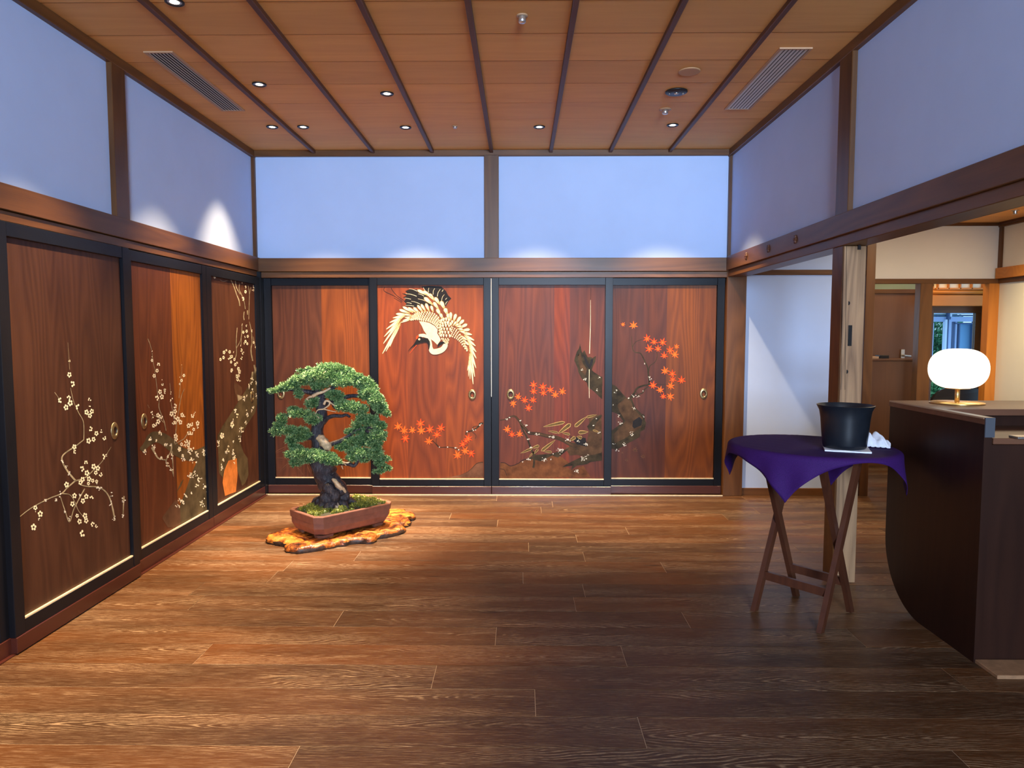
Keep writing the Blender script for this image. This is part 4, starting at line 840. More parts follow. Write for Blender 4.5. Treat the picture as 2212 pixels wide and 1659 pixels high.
def sensor(px, py, label, r=.022, h=.022, mat='steel', base=None):
    c = U(px, py, 2, ZC-.012); s_ = empty('ceiling_sensor', (c.x, c.y, ZC), label, 'sensor')
    MB().lathe([(base or r*1.5, 0), (base or r*1.5, -.003), (r*.7, -.004)], (c.x, c.y, ZC), 24).build('plate', M['vent_frame'], s_, True)
    MB().lathe([(r, -.003), (r, -h), (r*.8, -h-.004), (.0001, -h-.004)], (c.x, c.y, ZC), 20).build('head', M[mat], s_, True)
sensor(1128, 39, 'small steel sprinkler head in the ceiling above the middle post', .018, .03)
sensor(983, 276, 'tiny grey ceiling sensor near the back wall', .014, .012)
sensor(1437, 240, 'small steel sprinkler head beside the black round fitting', .020, .028, base=.04)
c = U(1461, 199, 2, ZC-.004); s_ = empty('round_ceiling_fitting', (c.x, c.y, ZC), 'black round ceiling fitting with small glass domes', 'ceiling light')
MB().lathe([(.068, 0), (.068, -.006), (.062, -.010), (.0001, -.011)], (c.x, c.y, ZC), 32).build('disc', M['dark_metal'], s_, True)
for dx, rr in ((0, .016), (.042, .009), (-.042, .005)): MB().lathe([(rr, -.010), (rr*.8, -.016), (.0001, -.020)], (c.x+dx, c.y+.0, ZC), 16).build('dome', M['steel'], s_, True)
c = U(1489, 155, 2, ZC-.004); o = MB().lathe([(.062, 0), (.062, -.004), (.058, -.006), (.0001, -.006)], (0, 0, 0), 36).build('speaker_cover', plain('pale_wood_cover', (.46, .25, .12), .7)); o.location = (c.x, c.y, ZC-.001)
tag(o, 'pale round flat speaker cover in the ceiling right of centre', 'speaker')
def vent(x0, x1, y0, y1, label):
    v = empty('air_vent', ((x0+x1)/2, (y0+y1)/2, ZC), label, 'air vent', 'long slatted ceiling air vents')
    z = ZC-.001; mb = MB()
    for a in ((x0-.014, y0-.014, x1+.014, y0), (x0-.014, y1, x1+.014, y1+.014), (x0-.014, y0, x0, y1), (x1, y0, x1+.014, y1)): mb.box(a[0], a[1], z-.006, a[2], a[3], z+.004, .001)
    mb.build('frame', M['vent_frame'], v); box('backing', M['black'], v, x0, y0, z-.0015, x1, y1, z+.002, 0)
    n = 7
    for i in range(n):
        x = x0+(i+.5)*(x1-x0)/n; V = [(x-.0075, y0, z-.002), (x+.0035, y0, z-.006), (x+.0055, y0, z-.005), (x-.0055, y0, z-.0015)]; V += [(a, y1, c_) for a, b_, c_ in V]
        mesh_obj('slat', V, [(0, 1, 5, 4), (1, 2, 6, 5), (2, 3, 7, 6), (3, 0, 4, 7)], M['vent_slat'], v)
vent(-1.995, -1.865, -2.02, -1.05, 'long slatted air vent in the ceiling at left')
vent(1.376, 1.522, -2.03, -1.04, 'long slatted air vent in the ceiling at right')
c = U(2193, 456, 2, 2.385); o = MB().lathe([(.03, 0), (.03, -.004), (.016, -.006), (.014, -.03), (.022, -.032), (.0001, -.036)], (0, 0, 0), 20).build('sprinkler', M['steel']); o.location = (c.x, c.y, 2.392)
tag(o, 'small sprinkler head in the lobby ceiling', 'sprinkler')

# ------------------------------------------------------------------ bonsai
YT = -1.2
bz = empty('bonsai', (-1.2, -1.2, .045), 'bonsai juniper with thick dark trunk in a brown clay tray pot', 'bonsai')
# wooden slab it stands on
S6 = lambda L, z=.03: [U(560+x/6.32, 1040+y/6.32, 2, z) for x, y in L]
outl = S6([(100, 780), (180, 800), (240, 812), (330, 830), (372, 848), (358, 885), (420, 915), (540, 925), (700, 905), (800, 890), (900, 870), (1010, 850), (1100, 832), (1180, 822), (1260, 800), (1400, 790), (1500, 795), (1570, 780), (1610, 735), (1720, 718), (1850, 690), (1960, 655), (1992, 625), (1950, 590), (2010, 570), (2062, 545), (2040, 510),
          (2000, 485), (2090, 488), (2118, 460), (2100, 425), (2050, 420), (2000, 400), (1960, 382), (1850, 375), (1650, 385), (1400, 400), (1000, 470), (700, 560), (480, 630), (330, 655), (230, 690), (150, 715), (110, 745)])
outl = [(p_.x, p_.y) for p_ in outl]; oc = curve(outl+[outl[0]], 3)[:-1]; cxs = sum(a for a, b in oc)/len(oc); cys = sum(b for a, b in oc)/len(oc)
rings = [(1.0, .0), (1.012, .012), (1.0, .026), (.975, .036), (.93, .040), (.8, .042), (.5, .044)]
V = []; n = len(oc)
for s_, z in rings:
    for k_, (x, y) in enumerate(oc):
        jit = .006*sin(k_*1.3+z*200)+.004*sin(k_*2.9); V.append((cxs+(x-cxs)*s_+jit*(s_ > .9), cys+(y-cys)*s_+jit*.5*(s_ > .9), max(0, z+(.003*sin(k_*.9+s_*20) if z > .01 else 0))))
V.append((cxs, cys, .044)); Fc = [(i*n+k_, i*n+(k_+1) % n, (i+1)*n+(k_+1) % n, (i+1)*n+k_) for i in range(len(rings)-1) for k_ in range(n)]+[((len(rings)-1)*n+k_, (len(rings)-1)*n+(k_+1) % n, len(V)-1) for k_ in range(n)]
N = NT('burl_slab'); tc = N.new('ShaderNodeTexCoord'); n1 = N.new('ShaderNodeTexNoise', ins={'Vector': tc.outputs['Object'], 'Scale': 9, 'Detail': 5, 'Roughness': .65, 'Distortion': 1.2}); n2 = N.new('ShaderNodeTexNoise', ins={'Vector': tc.outputs['Object'], 'Scale': 40, 'Detail': 4})
N.set(col=N.ramp(N.math('ADD', N.math('MULTIPLY', n1.outputs[0], .75), N.math('MULTIPLY', n2.outputs[0], .25)), [(.36, (.012, .004, .003)), (.44, (.12, .03, .008)), (.52, (.42, .115, .015)), (.66, (.62, .26, .045))]), rough=.32).bump(n1.outputs[0], .9, .02); M['slab'] = N.m
M['slab_side'] = plain('burl_slab_side', (.05, .025, .015), .5, noise=.6, scale=40, bump=.8)
o = mesh_obj('wood_slab', V, Fc, [M['slab'], M['slab_side']], None, [1 if (i < n or (i < 2*n and sin(i*.37) > -.2)) else 0 for i in range(len(Fc))], True); fixn(o)
tag(o, 'irregular amber burl wood slab on the floor under the bonsai pot', 'wood slab')
# pot: chamfered rectangle, long axis 47 degrees
PC = Vector((-1.205, -1.195)); PA = radians(46.5)
def potring(hx, hy, ch, z):
    pts = [(hx-ch, -hy), (hx, -hy+ch), (hx, hy-ch), (hx-ch, hy), (-hx+ch, hy), (-hx, hy-ch), (-hx, -hy+ch), (-hx+ch, -hy)]
    out = []
    for i, (x, y) in enumerate(pts): out.append((PC.x+x*cos(PA)-y*sin(PA), PC.y+x*sin(PA)+y*cos(PA), z))
    return out
HX_, HY_ = .298, .190
prof = [(HX_-.045, HY_-.045, .055, .062), (HX_-.022, HY_-.022, .05, .075), (HX_-.006, HY_-.006, .045, .115), (HX_-.005, HY_-.005, .045, .150), (HX_, HY_, .045, .152), (HX_+.003, HY_+.003, .045, .192), (HX_+.001, HY_+.001, .045, .196), (HX_-.022, HY_-.022, .04, .196), (HX_-.026, HY_-.026, .04, .180)]
V = []; 
for a in prof: V += potring(*a)
Fc = [(i*8+k_, i*8+(k_+1) % 8, (i+1)*8+(k_+1) % 8, (i+1)*8+k_) for i in range(len(prof)-1) for k_ in range(8)]+[tuple(range(8))[::-1]]
M['clay'] = plain('red_brown_clay', (.19, .070, .042), .55, noise=.18, scale=25, bump=.15)
pot = mesh_obj('pot', V, Fc, M['clay'], bz); fixn(pot)
for sx in (-1, 1):
    for sy in (-1, 1):
        V = []
        for z, sh in ((.044, .0), (.064, .006)):
            hx0, hx1 = HX_-.14, HX_-.045+sh; hy0, hy1 = HY_-.11, HY_-.045+sh
            for x, y in ((hx0, hy1), (hx0, hy1-.02), (hx1-.02, hy1-.02), (hx1-.02, hy0), (hx1, hy0), (hx1, hy1-.03), (hx1-.03, hy1)):
                x *= sx; y *= sy; V.append((PC.x+x*cos(PA)-y*sin(PA), PC.y+x*sin(PA)+y*cos(PA), z))
        o = mesh_obj('foot', V, [tuple(range(7)), tuple(range(7, 14))[::-1]]+[(k_, (k_+1) % 7, 7+(k_+1) % 7, 7+k_) for k_ in range(7)], M['clay'], pot, world=False); o.location = (0, 0, 0)
        fixn(o)
def pl2(x, y): return (PC.x+x*cos(PA)-y*sin(PA), PC.y+x*sin(PA)+y*cos(PA))
# soil mound
G = 26; V = []; 
def soilz(x, y): return .182+.020*max(0, 1-(x/HX_)**2)*max(0, 1-(y/HY_)**2)+.006*sin(x*60)*cos(y*55)
for i in range(G+1):
    for j in range(G+1):
        x = -HX_+.024+(2*HX_-.048)*i/G; y = -HY_+.024+(2*HY_-.048)*j/G
        cx_ = max(0, abs(x)+abs(y)-(HX_+HY_-.048-.042)); x -= math.copysign(cx_/2, x); y -= math.copysign(cx_/2, y)
        V.append((*pl2(x, y), soilz(x, y)))
mesh_obj('soil', V, [(i*(G+1)+j, (i+1)*(G+1)+j, (i+1)*(G+1)+j+1, i*(G+1)+j+1) for i in range(G) for j in range(G)], plain('soil', (.035, .028, .012), .95, noise=.4, scale=80, bump=.5), bz, None, True)
# foliage generator
def sprigs(centers, dens, blen, mat, name, parent, nb=7, droop=0.0, up=.5, tuft=1.0):
    "centers: rows (x,y,z,rx,ry,rz); many little scale-leaf tufts near the surface of each ellipsoid"
    allV = []; allF = []; allT = []; n0 = 0
    for (cx, cy, cz, rx, ry, rz) in centers:
        area_ = (rx*ry+ry*rz+rx*rz)*4; n = max(12, int(area_*dens))
        d = rng.normal(size=(n, 3)); d /= np.linalg.norm(d, axis=1)[:, None]
        r = rng.uniform(.5, 1.0, n)**.7+np.clip(rng.normal(0, .09, n), -.1, .3); P_ = np.array([cx, cy, cz])+d*r[:, None]*np.array([rx, ry, rz])
        out = d*np.array([1, 1, .7])+np.array([0, 0, up-droop])+rng.normal(size=(n, 3))*.35
        size = rng.uniform(.5, 1.5, n)[:, None]
        for b in range(nb):
            dirv = out+rng.normal(size=(n, 3))*.7; dirv /= np.linalg.norm(dirv, axis=1)[:, None]
            L = rng.uniform(.6, 1.15, n)[:, None]*blen*size; side = np.cross(dirv, rng.normal(size=(n, 3))); side /= np.linalg.norm(side, axis=1)[:, None]; wd = L*.15
            st = P_+rng.normal(size=(n, 3))*blen*.06
            a = st-side*wd*.6; b1 = st+dirv*L-side*wd*.8; c_ = st+dirv*L*1.12+side*wd*.3; d1 = st+side*wd*.6
            allV.append(np.stack([a, b1, c_, d1], 1).reshape(-1, 3)); k_ = np.arange(n)[:, None]*4+n0; allF.append(np.concatenate([k_, k_+1, k_+2, k_+3], 1)); n0 += 4*n
            allT.append(np.tile(np.array([0, 1, 1, 0], dtype=np.float32), n))
    V_ = np.concatenate(allV); F_ = np.concatenate(allF).astype(np.int32); T_ = np.concatenate(allT)
    me = bpy.data.meshes.new(name); me.vertices.add(len(V_)); me.vertices.foreach_set('co', V_.ravel()); me.loops.add(F_.size); me.loops.foreach_set('vertex_index', F_.ravel())
    me.polygons.add(len(F_)); me.polygons.foreach_set('loop_start', np.arange(0, F_.size, 4, dtype=np.int32)); me.polygons.foreach_set('loop_total', np.full(len(F_), 4, dtype=np.int32)); me.update(calc_edges=True)
    at = me.attributes.new('tip', 'FLOAT', 'POINT'); at.data.foreach_set('value', T_)
    me.materials.append(mat); o = bpy.data.objects.new(name, me); link(o, parent)
    if parent: recenter(o)
    o['kind'] = 'stuff'; return o
def leafmat(name, c0, c1, c2, sc_=35):
    N = NT(name); tc = N.new('ShaderNodeTexCoord'); n = N.new('ShaderNodeTexNoise', ins={'Vector': tc.outputs['Object'], 'Scale': sc_, 'Detail': 2}); n2 = N.new('ShaderNodeTexWhiteNoise')
    g = N.new('ShaderNodeNewGeometry'); tp = N.new('ShaderNodeAttribute', attribute_name='tip'); fac = N.math('ADD', N.math('ADD', N.math('MULTIPLY', n.outputs[0], .42), N.math('MULTIPLY', g.outputs['Random Per Island'], .28)), N.math('MULTIPLY', tp.outputs['Fac'], .30))
    N.set(col=N.ramp(fac, [(.3, c0), (.52, c1), (.78, c2)]), rough=.5, spec=.35); return N.m
M['jun'] = leafmat('juniper_scale_leaves', (.008, .036, .014), (.07, .17, .048), (.42, .54, .22))
M['moss'] = leafmat('moss', (.035, .05, .008), (.16, .17, .02), (.46, .42, .07), 28)
mm = []
for i in range(230):
    x = random.uniform(-HX_+.045, HX_-.045); y = random.uniform(-HY_+.045, HY_-.045)
    if (x+.02)**2/.10**2+y**2/.09**2 < 1: continue
    r = random.uniform(.012, .026); z = soilz(x, y); X, Y = pl2(x, y); mm.append((X, Y, z+r*.15, r, r, r*.8))
sprigs(mm, 16000, .009, M['moss'], 'moss', bz, 7, 0, .3)
V = MB()
for (X, Y, z, r, _, _2) in mm: V.lathe([(r*.95, -.3*r), (r*.9, .2*r), (r*.6, .6*r), (.0001, .78*r)], (X, Y, z), 8)
V.build('moss_cushions', M['moss'], bz, True)['kind'] = 'stuff'
# trunk
def T(px, py, dy=0): return U(px, py, 1, YT+dy)
N = NT('dark_bark'); tc = N.new('ShaderNodeTexCoord'); mp = N.new('ShaderNodeVectorMath', operation='MULTIPLY', ins={0: tc.outputs['Object'], 1: (1, 1, .35)})
b1 = N.new('ShaderNodeTexNoise', ins={'Vector': mp.outputs[0], 'Scale': 65, 'Detail': 5, 'Roughness': .7, 'Distortion': .6})
N.set(col=N.ramp(b1.outputs[0], [(.35, (.012, .010, .014)), (.55, (.045, .034, .038)), (.75, (.16, .11, .08))]), rough=.42, spec=.45).bump(b1.outputs[0], 1.0, .008); M['bark'] = N.m
M['dead_and_lit'] = plain('deadwood_and_lit_bark', (.66, .44, .24), .6, noise=.35, scale=60, bump=.6)
px2m = 1531.6/4.7
mb = MB()
tp = [(716, 1106, 45, -.0), (716, 1096, 38, 0), (719, 1082, 32, 0), (722, 1068, 30, .0), (720, 1054, 27, .01), (712, 1042, 25, .02), (703, 1028, 25, .02), (698, 1012, 26, .01), (697, 996, 25, 0), (694, 980, 20, 0), (689, 965, 15.5, 0), (686, 948, 13.5, 0), (685, 930, 13, 0), (690, 914, 12, 0), (695, 900, 11, 0), (694, 882, 11.5, .01), (693, 866, 12, .01), (690, 852, 10, .02), (684, 842, 7, .02), (676, 836, 4, .02)]
ct = curve([(a, b, c_, d) for a, b, c_, d in tp], 3)
mb.tube([T(a, b, d) for a, b, c_, d in ct], [c_/px2m for a, b, c_, d in ct], 22, noise=.13)
for (x, y, r, dy) in ((706, 1078, 15, -.09), (722, 1072, 14, -.09), (735, 1058, 13, -.05), (742, 1074, 15, -.02), (700, 1094, 12, -.1), (722, 1094, 13, -.1), (741, 1092, 12, -.05), (692, 1086, 12, -.04), (727, 1040, 11, -.05), (710, 1056, 12, -.08), (733, 1048, 10, -.04), (716, 1062, 10, -.09)):
    c = T(x, y, dy); r /= px2m; V = []; n = 12
    for i in range(9):
        th = pi*i/8
        for k_ in range(n): a = 2*pi*k_/n; rr = r*(1+.15*sin(3*a+i)); V.append((c.x+rr*sin(th)*cos(a), c.y+rr*sin(th)*sin(a), c.z+r*1.15*cos(th)))
    mb.add(V, [(i*n+k_, i*n+(k_+1) % n, (i+1)*n+(k_+1) % n, (i+1)*n+k_) for i in range(8) for k_ in range(n)])
for (x0, y0, x1, y1, r0_, dy0, dy1) in ((700, 1085, 678, 1104, 10, -.05, -.1), (712, 1088, 700, 1110, 10, -.1, -.16), (735, 1085, 752, 1100, 10, -.05, -.08), (745, 1080, 775, 1092, 9, 0, .03), (690, 1080, 672, 1092, 9, .03, .05), (725, 1090, 728, 1110, 9, -.1, -.16)):
    c = [(x0, y0, dy0, r0_), ((x0+x1)/2, (y0+y1)/2-3, (dy0+dy1)/2, r0_*.8), (x1, y1, dy1, r0_*.35)]; c = curve(c, 4); mb.tube([T(a, b, d) for a, b, d, e in c], [e/px2m for a, b, d, e in c], 10, noise=.15)
o = fixn(mb.build('trunk', M['bark'], bz, True)); o['label'] = 'thick gnarled dark trunk'
def limb(pts, r0_, r1_, mat='bark', name='branch', seg=8):
    c = curve(pts, 4); n = len(c); o = MB().tube([T(a, b, d) for a, b, d in c], [(r0_+(r1_-r0_)*i/(n-1))/px2m for i in range(n)], seg, noise=.12).build(name, M[mat], bz, True); fixn(o); return o
for pts, a, b in (([(694, 858, 0), (680, 850, .01), (662, 846, .0), (640, 842, -.02), (612, 842, -.03), (590, 845, -.04)], 8, 1.5), ([(694, 862, 0), (704, 848, 0), (718, 838, .0), (735, 828, 0), (760, 830, .02)], 7, 3), ([(698, 914, 0), (708, 903, -.02), (722, 898, -.03), (738, 899, -.03), (748, 896, -.03), (756, 901, -.02)], 5.5, 2.5),
                  ([(702, 872, .02), (734, 862, .03), (760, 855, .03), (785, 858, .02), (805, 868, .0), (826, 888, 0)], 6, 2.5), ([(700, 1000, -.02), (730, 1000, -.05), (753, 1002, -.06), (766, 1006, -.06), (778, 990, -.05), (800, 985, -.03), (830, 990, -.02)], 6, 2), ([(698, 965, 0), (734, 953, .03), (755, 940, .05), (780, 925, .05), (812, 925, .04)], 6, 2.5),
                  ([(688, 946, 0), (672, 947, -.02), (650, 945, -.04), (625, 935, -.05), (602, 935, -.05)], 5, 2), ([(690, 985, 0), (672, 985, -.05), (650, 985, -.07), (628, 985, -.08)], 6, 2), ([(692, 905, 0), (670, 905, -.03), (645, 895, -.05), (625, 895, -.05), (606, 905, -.05)], 5, 2), ([(720, 865, .0), (724, 880, -.04), (750, 882, -.06), (785, 880, -.05)], 5, 2), ([(790, 930, .03), (815, 945, .02), (818, 975, 0), (822, 1000, 0), (840, 1012, 0)], 4, 1.2),
                  ([(696, 985, -.05), (715, 992, -.09), (735, 998, -.1)], 5, 2)): limb(pts, a, b)
for pts, a, b in (([(676, 856, -.06), (686, 850, -.07), (700, 846, -.06), (714, 838, -.05)], 4.5, 2), ([(676, 856, -.06), (668, 858, -.06), (662, 862, -.06)], 3, 1.5), ([(700, 874, -.08), (704, 866, -.08), (712, 868, -.08), (710, 876, -.08), (698, 884, -.08)], 3, 1.6), ([(698, 884, -.08), (686, 886, -.08), (680, 898, -.08)], 1.8, .8), ([(700, 884, -.08), (712, 887, -.08), (726, 890, -.08)], 1.6, .7),
                  ([(712, 868, -.08), (722, 876, -.08), (732, 880, -.08)], 2, .8), ([(672, 820, -.08), (690, 812, -.09), (704, 802, -.08)], 1.8, .9), ([(692, 814, -.09), (708, 818, -.09)], 1.6, .8), ([(684, 816, -.09), (680, 822, -.09)], 1.6, .8), ([(740, 998, -.1), (750, 1000, -.11), (756, 998, -.11)], 2, .8), ([(742, 1000, -.1), (748, 1006, -.11)], 1.6, .7), ([(738, 1006, -.1), (741, 1014, -.1)], 1.4, .7), ([(684, 898, -.08), (690, 904, -.08)], 1.4, .7), ([(662, 862, -.06), (668, 866, -.06)], 2.2, 1)):
    limb(pts, a, b, 'dead_and_lit', 'dead_twig', 6)
mb = MB()
for c_i, c in enumerate((curve([(687, 944, -.042, 6), (694, 949, -.05, 9), (702, 957, -.052, 10), (709, 966, -.05, 8), (712, 970, -.04, 4)], 4), curve([(718, 1034, -.075, 2), (724, 1040, -.085, 4.5), (732, 1050, -.088, 5.5), (742, 1058, -.07, 4), (746, 1064, -.06, 2)], 4))):  # first curve is deadwood, second paints the lit right edge of the trunk
    mb = MB()
    mb.tube([T(a, b, d) for a, b, d, e in c], [e/px2m for a, b, d, e in c], 12, noise=.3)
    fixn(mb.build('deadwood_and_lit_edge', M['dead_and_lit'], bz, True))
# foliage pads: (px, py, rx, ry, dy, rdepth)
pads = [
 ('crown', [(718, 801, 39, 15, .0), (700, 813, 50, 15, -.03), (745, 806, 25, 14, .02), (712, 793, 28, 8, .02), (735, 800, 22, 10, .0), (690, 806, 24, 12, .02), (736, 825, 36, 10, -.05), (690, 834, 20, 7, -.05)]),
 ('left_long', [(655, 821, 30, 12, -.03), (626, 834, 24, 8, -.04), (595, 844, 17, 3.5, -.05), (651, 802, 9, 3, 0), (668, 799, 6, 3, 0), (645, 849, 9, 11, -.02), (610, 839, 16, 5, -.04)]),
 ('right_slope', [(757, 817, 32, 14, .0), (782, 826, 25, 14, .02), (795, 849, 22, 19, 0), (812, 866, 18, 17, -.02), (822, 882, 14, 14, 0), (835, 894, 9, 6, -.02), (800, 838, 18, 12, .03)]),
 ('inner', [(723, 854, 20, 12, -.03)]), ('inner', [(672, 872, 14, 10, -.04), (680, 866, 8, 7, -.04)]), ('inner', [(752, 878, 30, 12, -.06), (775, 884, 22, 11, -.03), (738, 872, 16, 9, -.05)]),
 ('left_mid', [(633, 886, 12, 6, -.05), (649, 893, 28, 8, -.06), (675, 905, 19, 11, -.07), (609, 905, 10, 12, -.06), (601, 918, 8, 7, -.06)]),
 ('left_low', [(597, 933, 13, 8, -.06), (622, 929, 24, 8, -.05), (648, 938, 25, 17, -.05), (630, 950, 13, 9, -.06), (642, 968, 9, 8, -.05), (632, 962, 7, 8, -.05)]),
 ('front_low', [(632, 981, 17, 11, -.09), (655, 981, 25, 12, -.10), (681, 980, 16, 9, -.12), (701, 988, 26, 10, -.13), (720, 996, 19, 9, -.13), (637, 1001, 12, 7, -.09), (660, 994, 14, 8, -.1)]),
 ('right_dark', [(782, 920, 24, 18, .08), (762, 933, 20, 7, .08), (768, 955, 34, 12, .06), (740, 966, 17, 8, .02), (795, 940, 20, 18, .08), (785, 903, 16, 8, .03)]),
 ('right_bright', [(820, 920, 15, 11, -.02), (816, 942, 21, 15, -.03), (810, 958, 17, 11, -.03), (805, 906, 14, 10, .0)]),
 ('right_low', [(773, 976, 26, 11, -.04), (787, 989, 15, 10, -.04), (812, 979, 15, 15, -.03), (760, 990, 13, 6, -.08)]),
 ('hanging', [(832, 990, 12, 4, -.02), (818, 1000, 10, 8, -.02), (828, 1008, 9, 6, -.02), (839, 1012, 7, 4, -.02), (818, 1018, 13, 2.5, -.03)]),
]
for nm, L in pads:
    cs = []
    for (a, b, rx, ry, dy) in L:
        c = T(a, b, dy); cs.append((c.x, c.y, c.z, rx*.88/px2m, max(rx*.72, ry)/px2m*.95, ry*.80/px2m))
    sprigs(cs, 13000, .0150, M['jun'], 'foliage_pad', bz, 11, .35 if nm in ('hanging', 'right_low') else 0, .55)

# ------------------------------------------------------------------ tray stand, tray, cloth, bucket, linens
u_ = Vector((.646, -.763, 0)); v_ = Vector((.763, .646, 0)); O = Vector((1.386, -2.518, 0)); hu, hv = .166, .174
ts = empty('folding_stand', O, 'folding cross-legged wooden luggage stand under the purple cloth', 'stand')
H = .764
for su in (-1, 1):
    for k_, (s0, off) in enumerate(((-1, 0), (1, -.026))):
        ft = O+u_*(su*(hu+off))+v_*(s0*hv); tp_ = O+u_*(su*(hu+off))+v_*(-s0*(hv-.02))+Vector((0, 0, H))
        ft2 = ft; mb = MB().bar(ft2, tp_, .024, .036, u_); o = fixn(mb.build('leg', M['stand'], ts))
        for vtx in o.data.vertices:
            if vtx.co.z < .02: vtx.co.z = .0005
for s0, off in ((-1, 0), (1, -.026)):
    for z, wd in ((.165, .04), (H-.02, .03)):
        t = z/H; cc = O+v_*(s0*(hv+(-.02-2*hv+.02+.0)*t*1.0+0)) if False else O+v_*(s0*(hv*(1-t)-(hv-.02)*t)); cc.z = z
        MB().bar(cc-u_*(hu+off-.012), cc+u_*(hu+off-.012), wd, .018, (0, 0, 1)).build('stretcher', M['stand'], ts)
TC = Vector((1.425, -2.44)); TZ = .800; ang = atan2(-.763, .646)
def Re(th):   # tray radius in world direction th
    a = th-ang; return 1/sqrt((cos(a)/.395)**2+(sin(a)/.345)**2)
mb = MB(); n = 64; prof = [(.90, .0), (.985, .004), (1.0, .012), (1.0, .020), (.985, .022), (.965, .012), (.93, .008), (.0, .008)]
V = []
for f, z in prof[:-1]:
    for k_ in range(n): a = 2*pi*k_/n; r = Re(a)*f; V.append((TC.x+r*cos(a), TC.y+r*sin(a), TZ-.0195+z))
Fc = [(i*n+k_, i*n+(k_+1) % n, (i+1)*n+(k_+1) % n, (i+1)*n+k_) for i in range(len(prof)-2) for k_ in range(n)]+[tuple(range(n))[::-1], tuple((len(prof)-2)*n+k_ for k_ in range(n))]
o = mesh_obj('oval_tray', V, Fc, plain('black_tray', (.012, .011, .012), .4), None, None, True); smooth_angle(o); tag(o, 'black oval tray on the folding stand beneath the purple cloth', 'tray')
# webbing straps between the top rails
for s_ in (-.09, .09):
    a = O+u_*s_+v_*(-(hv-.02)); b = O+u_*s_+v_*(hv-.02); a.z = b.z = H+.001
    MB().bar(a, b, .04, .003, u_).build('strap', M['dark_metal'], ts)
# cloth
G = 72; side = .42; ca = radians(52+45); OX, OY = .012, .022; V = []
for i in range(G+1):
    for j in range(G+1):
        a = -side+2*side*i/G; b = -side+2*side*j/G; x = a*cos(ca)-b*sin(ca); y = a*sin(ca)+b*cos(ca); x += OX; y += OY; r = math.hypot(x, y); th = atan2(y, x); R_ = Re(th)*1.006; zt = TZ+.0055
        if r <= R_-.012: V.append((TC.x+x, TC.y+y, zt+.0006*sin(x*70)*sin(y*50)+(.0 if r < R_-.05 else 0)))
        else:
            s_ = r-(R_-.012)
            if s_ < .03: q_ = s_/.03*pi/2; rr = R_-.012+.019*sin(q_); z = zt-.019*(1-cos(q_))
            else: h = s_-.03; rr = R_+.007+h*.10+.010*sin(th*15)*min(1, h*8); z = zt-.019-h*.98
            V.append((TC.x+rr*cos(th), TC.y+rr*sin(th), z))
o = mesh_obj('cloth', V, [(i*(G+1)+j, (i+1)*(G+1)+j, (i+1)*(G+1)+j+1, i*(G+1)+j+1) for i in range(G) for j in range(G)], M['purple'], None, None, True)
md = o.modifiers.new('thickness', 'SOLIDIFY'); md.thickness = .0022; md.offset = 1
tag(o, 'square dark purple cloth draped over the tray with corners hanging down', 'cloth')
CT = TZ+.009
# napkin under bucket
BC = Vector((1.525, -2.575)); 
def sheet(name, cx, cy, w_, d_, rot, z, th, label, wave=.002):
    V = []; n = 14
    for l in (0, 1):
        for i in range(n+1):
            for j in range(n+1):
                x = -w_/2+w_*i/n; y = -d_/2+d_*j/n; V.append((cx+x*cos(rot)-y*sin(rot), cy+x*sin(rot)+y*cos(rot), z+(th*l)+(wave*sin(x*60+y*40) if l else 0)))
    Q = (n+1)**2; Fc = [(i*(n+1)+j, i*(n+1)+j+1, (i+1)*(n+1)+j+1, (i+1)*(n+1)+j) for i in range(n) for j in range(n)]; Fc += [tuple(Q+q_ for q_ in f[::-1]) for f in Fc]
    e = [i*(n+1) for i in range(n+1)]+[n*(n+1)+j for j in range(1, n+1)]+[i*(n+1)+n for i in range(n-1, -1, -1)]+[j for j in range(n-1, 0, -1)]
    Fc += [(e[k_], e[(k_+1) % len(e)], Q+e[(k_+1) % len(e)], Q+e[k_]) for k_ in range(len(e))]
    o = mesh_obj(name, V, Fc, M['linen'], None, None, True); fixn(o); smooth_angle(o, 50); return tag(o, label, 'napkin')
sheet('napkin', BC.x+.008, BC.y-.002, .195, .20, radians(-20), CT, .007, 'white folded napkin lying under the black bucket', .0008)
NZ = CT+.0085
bk = empty('bucket', (BC.x, BC.y, NZ), 'black flared bucket on the purple cloth covered tray', 'bucket')
mb = MB().lathe([(.0001, .0), (.088, .0), (.094, .004), (.097, .02), (.103, .08), (.108, .14), (.114, .175), (.125, .197), (.1265, .2005), (.124, .2015), (.112, .178), (.105, .14), (.099, .08), (.092, .012), (.0001, .008)], (BC.x, BC.y, NZ), 48)
o = mb.build('body', M['bucket'], bk, True); smooth_angle(fixn(o), 50)
# crumpled cloth behind: folded lumps
c0 = U(1893, 958, 2, CT+.02); mb = MB(); V = []; nu, nv = 40, 28
base = Vector((c0.x+.012, c0.y+.035))
for i in range(nu+1):
    for j in range(nv+1):
        a = i/nu*2-1; b = j/nv*2-1
        x = a*.066; y = b*.045; e = max(0, 1-a*a*.75)*max(0, 1-b*b)**.7
        ripple = .5+.5*sin(a*7+b*3.2+sin(b*5)*.8)
        z = e*(.036+.034*ripple*(1-.45*a))+.003*sin(a*19+b*12)
        V.append((base.x+x*cos(-.5)-y*sin(-.5), base.y+x*sin(-.5)+y*cos(-.5), CT+.003+max(0, z)))
o = mesh_obj('crumpled_napkin', V, [(i*(nv+1)+j, (i+1)*(nv+1)+j, (i+1)*(nv+1)+j+1, i*(nv+1)+j+1) for i in range(nu) for j in range(nv)], M['linen'], None, None, True)
md = o.modifiers.new('thickness', 'SOLIDIFY'); md.thickness = .002
tag(o, 'white crumpled napkin on the tray behind the bucket', 'napkin')

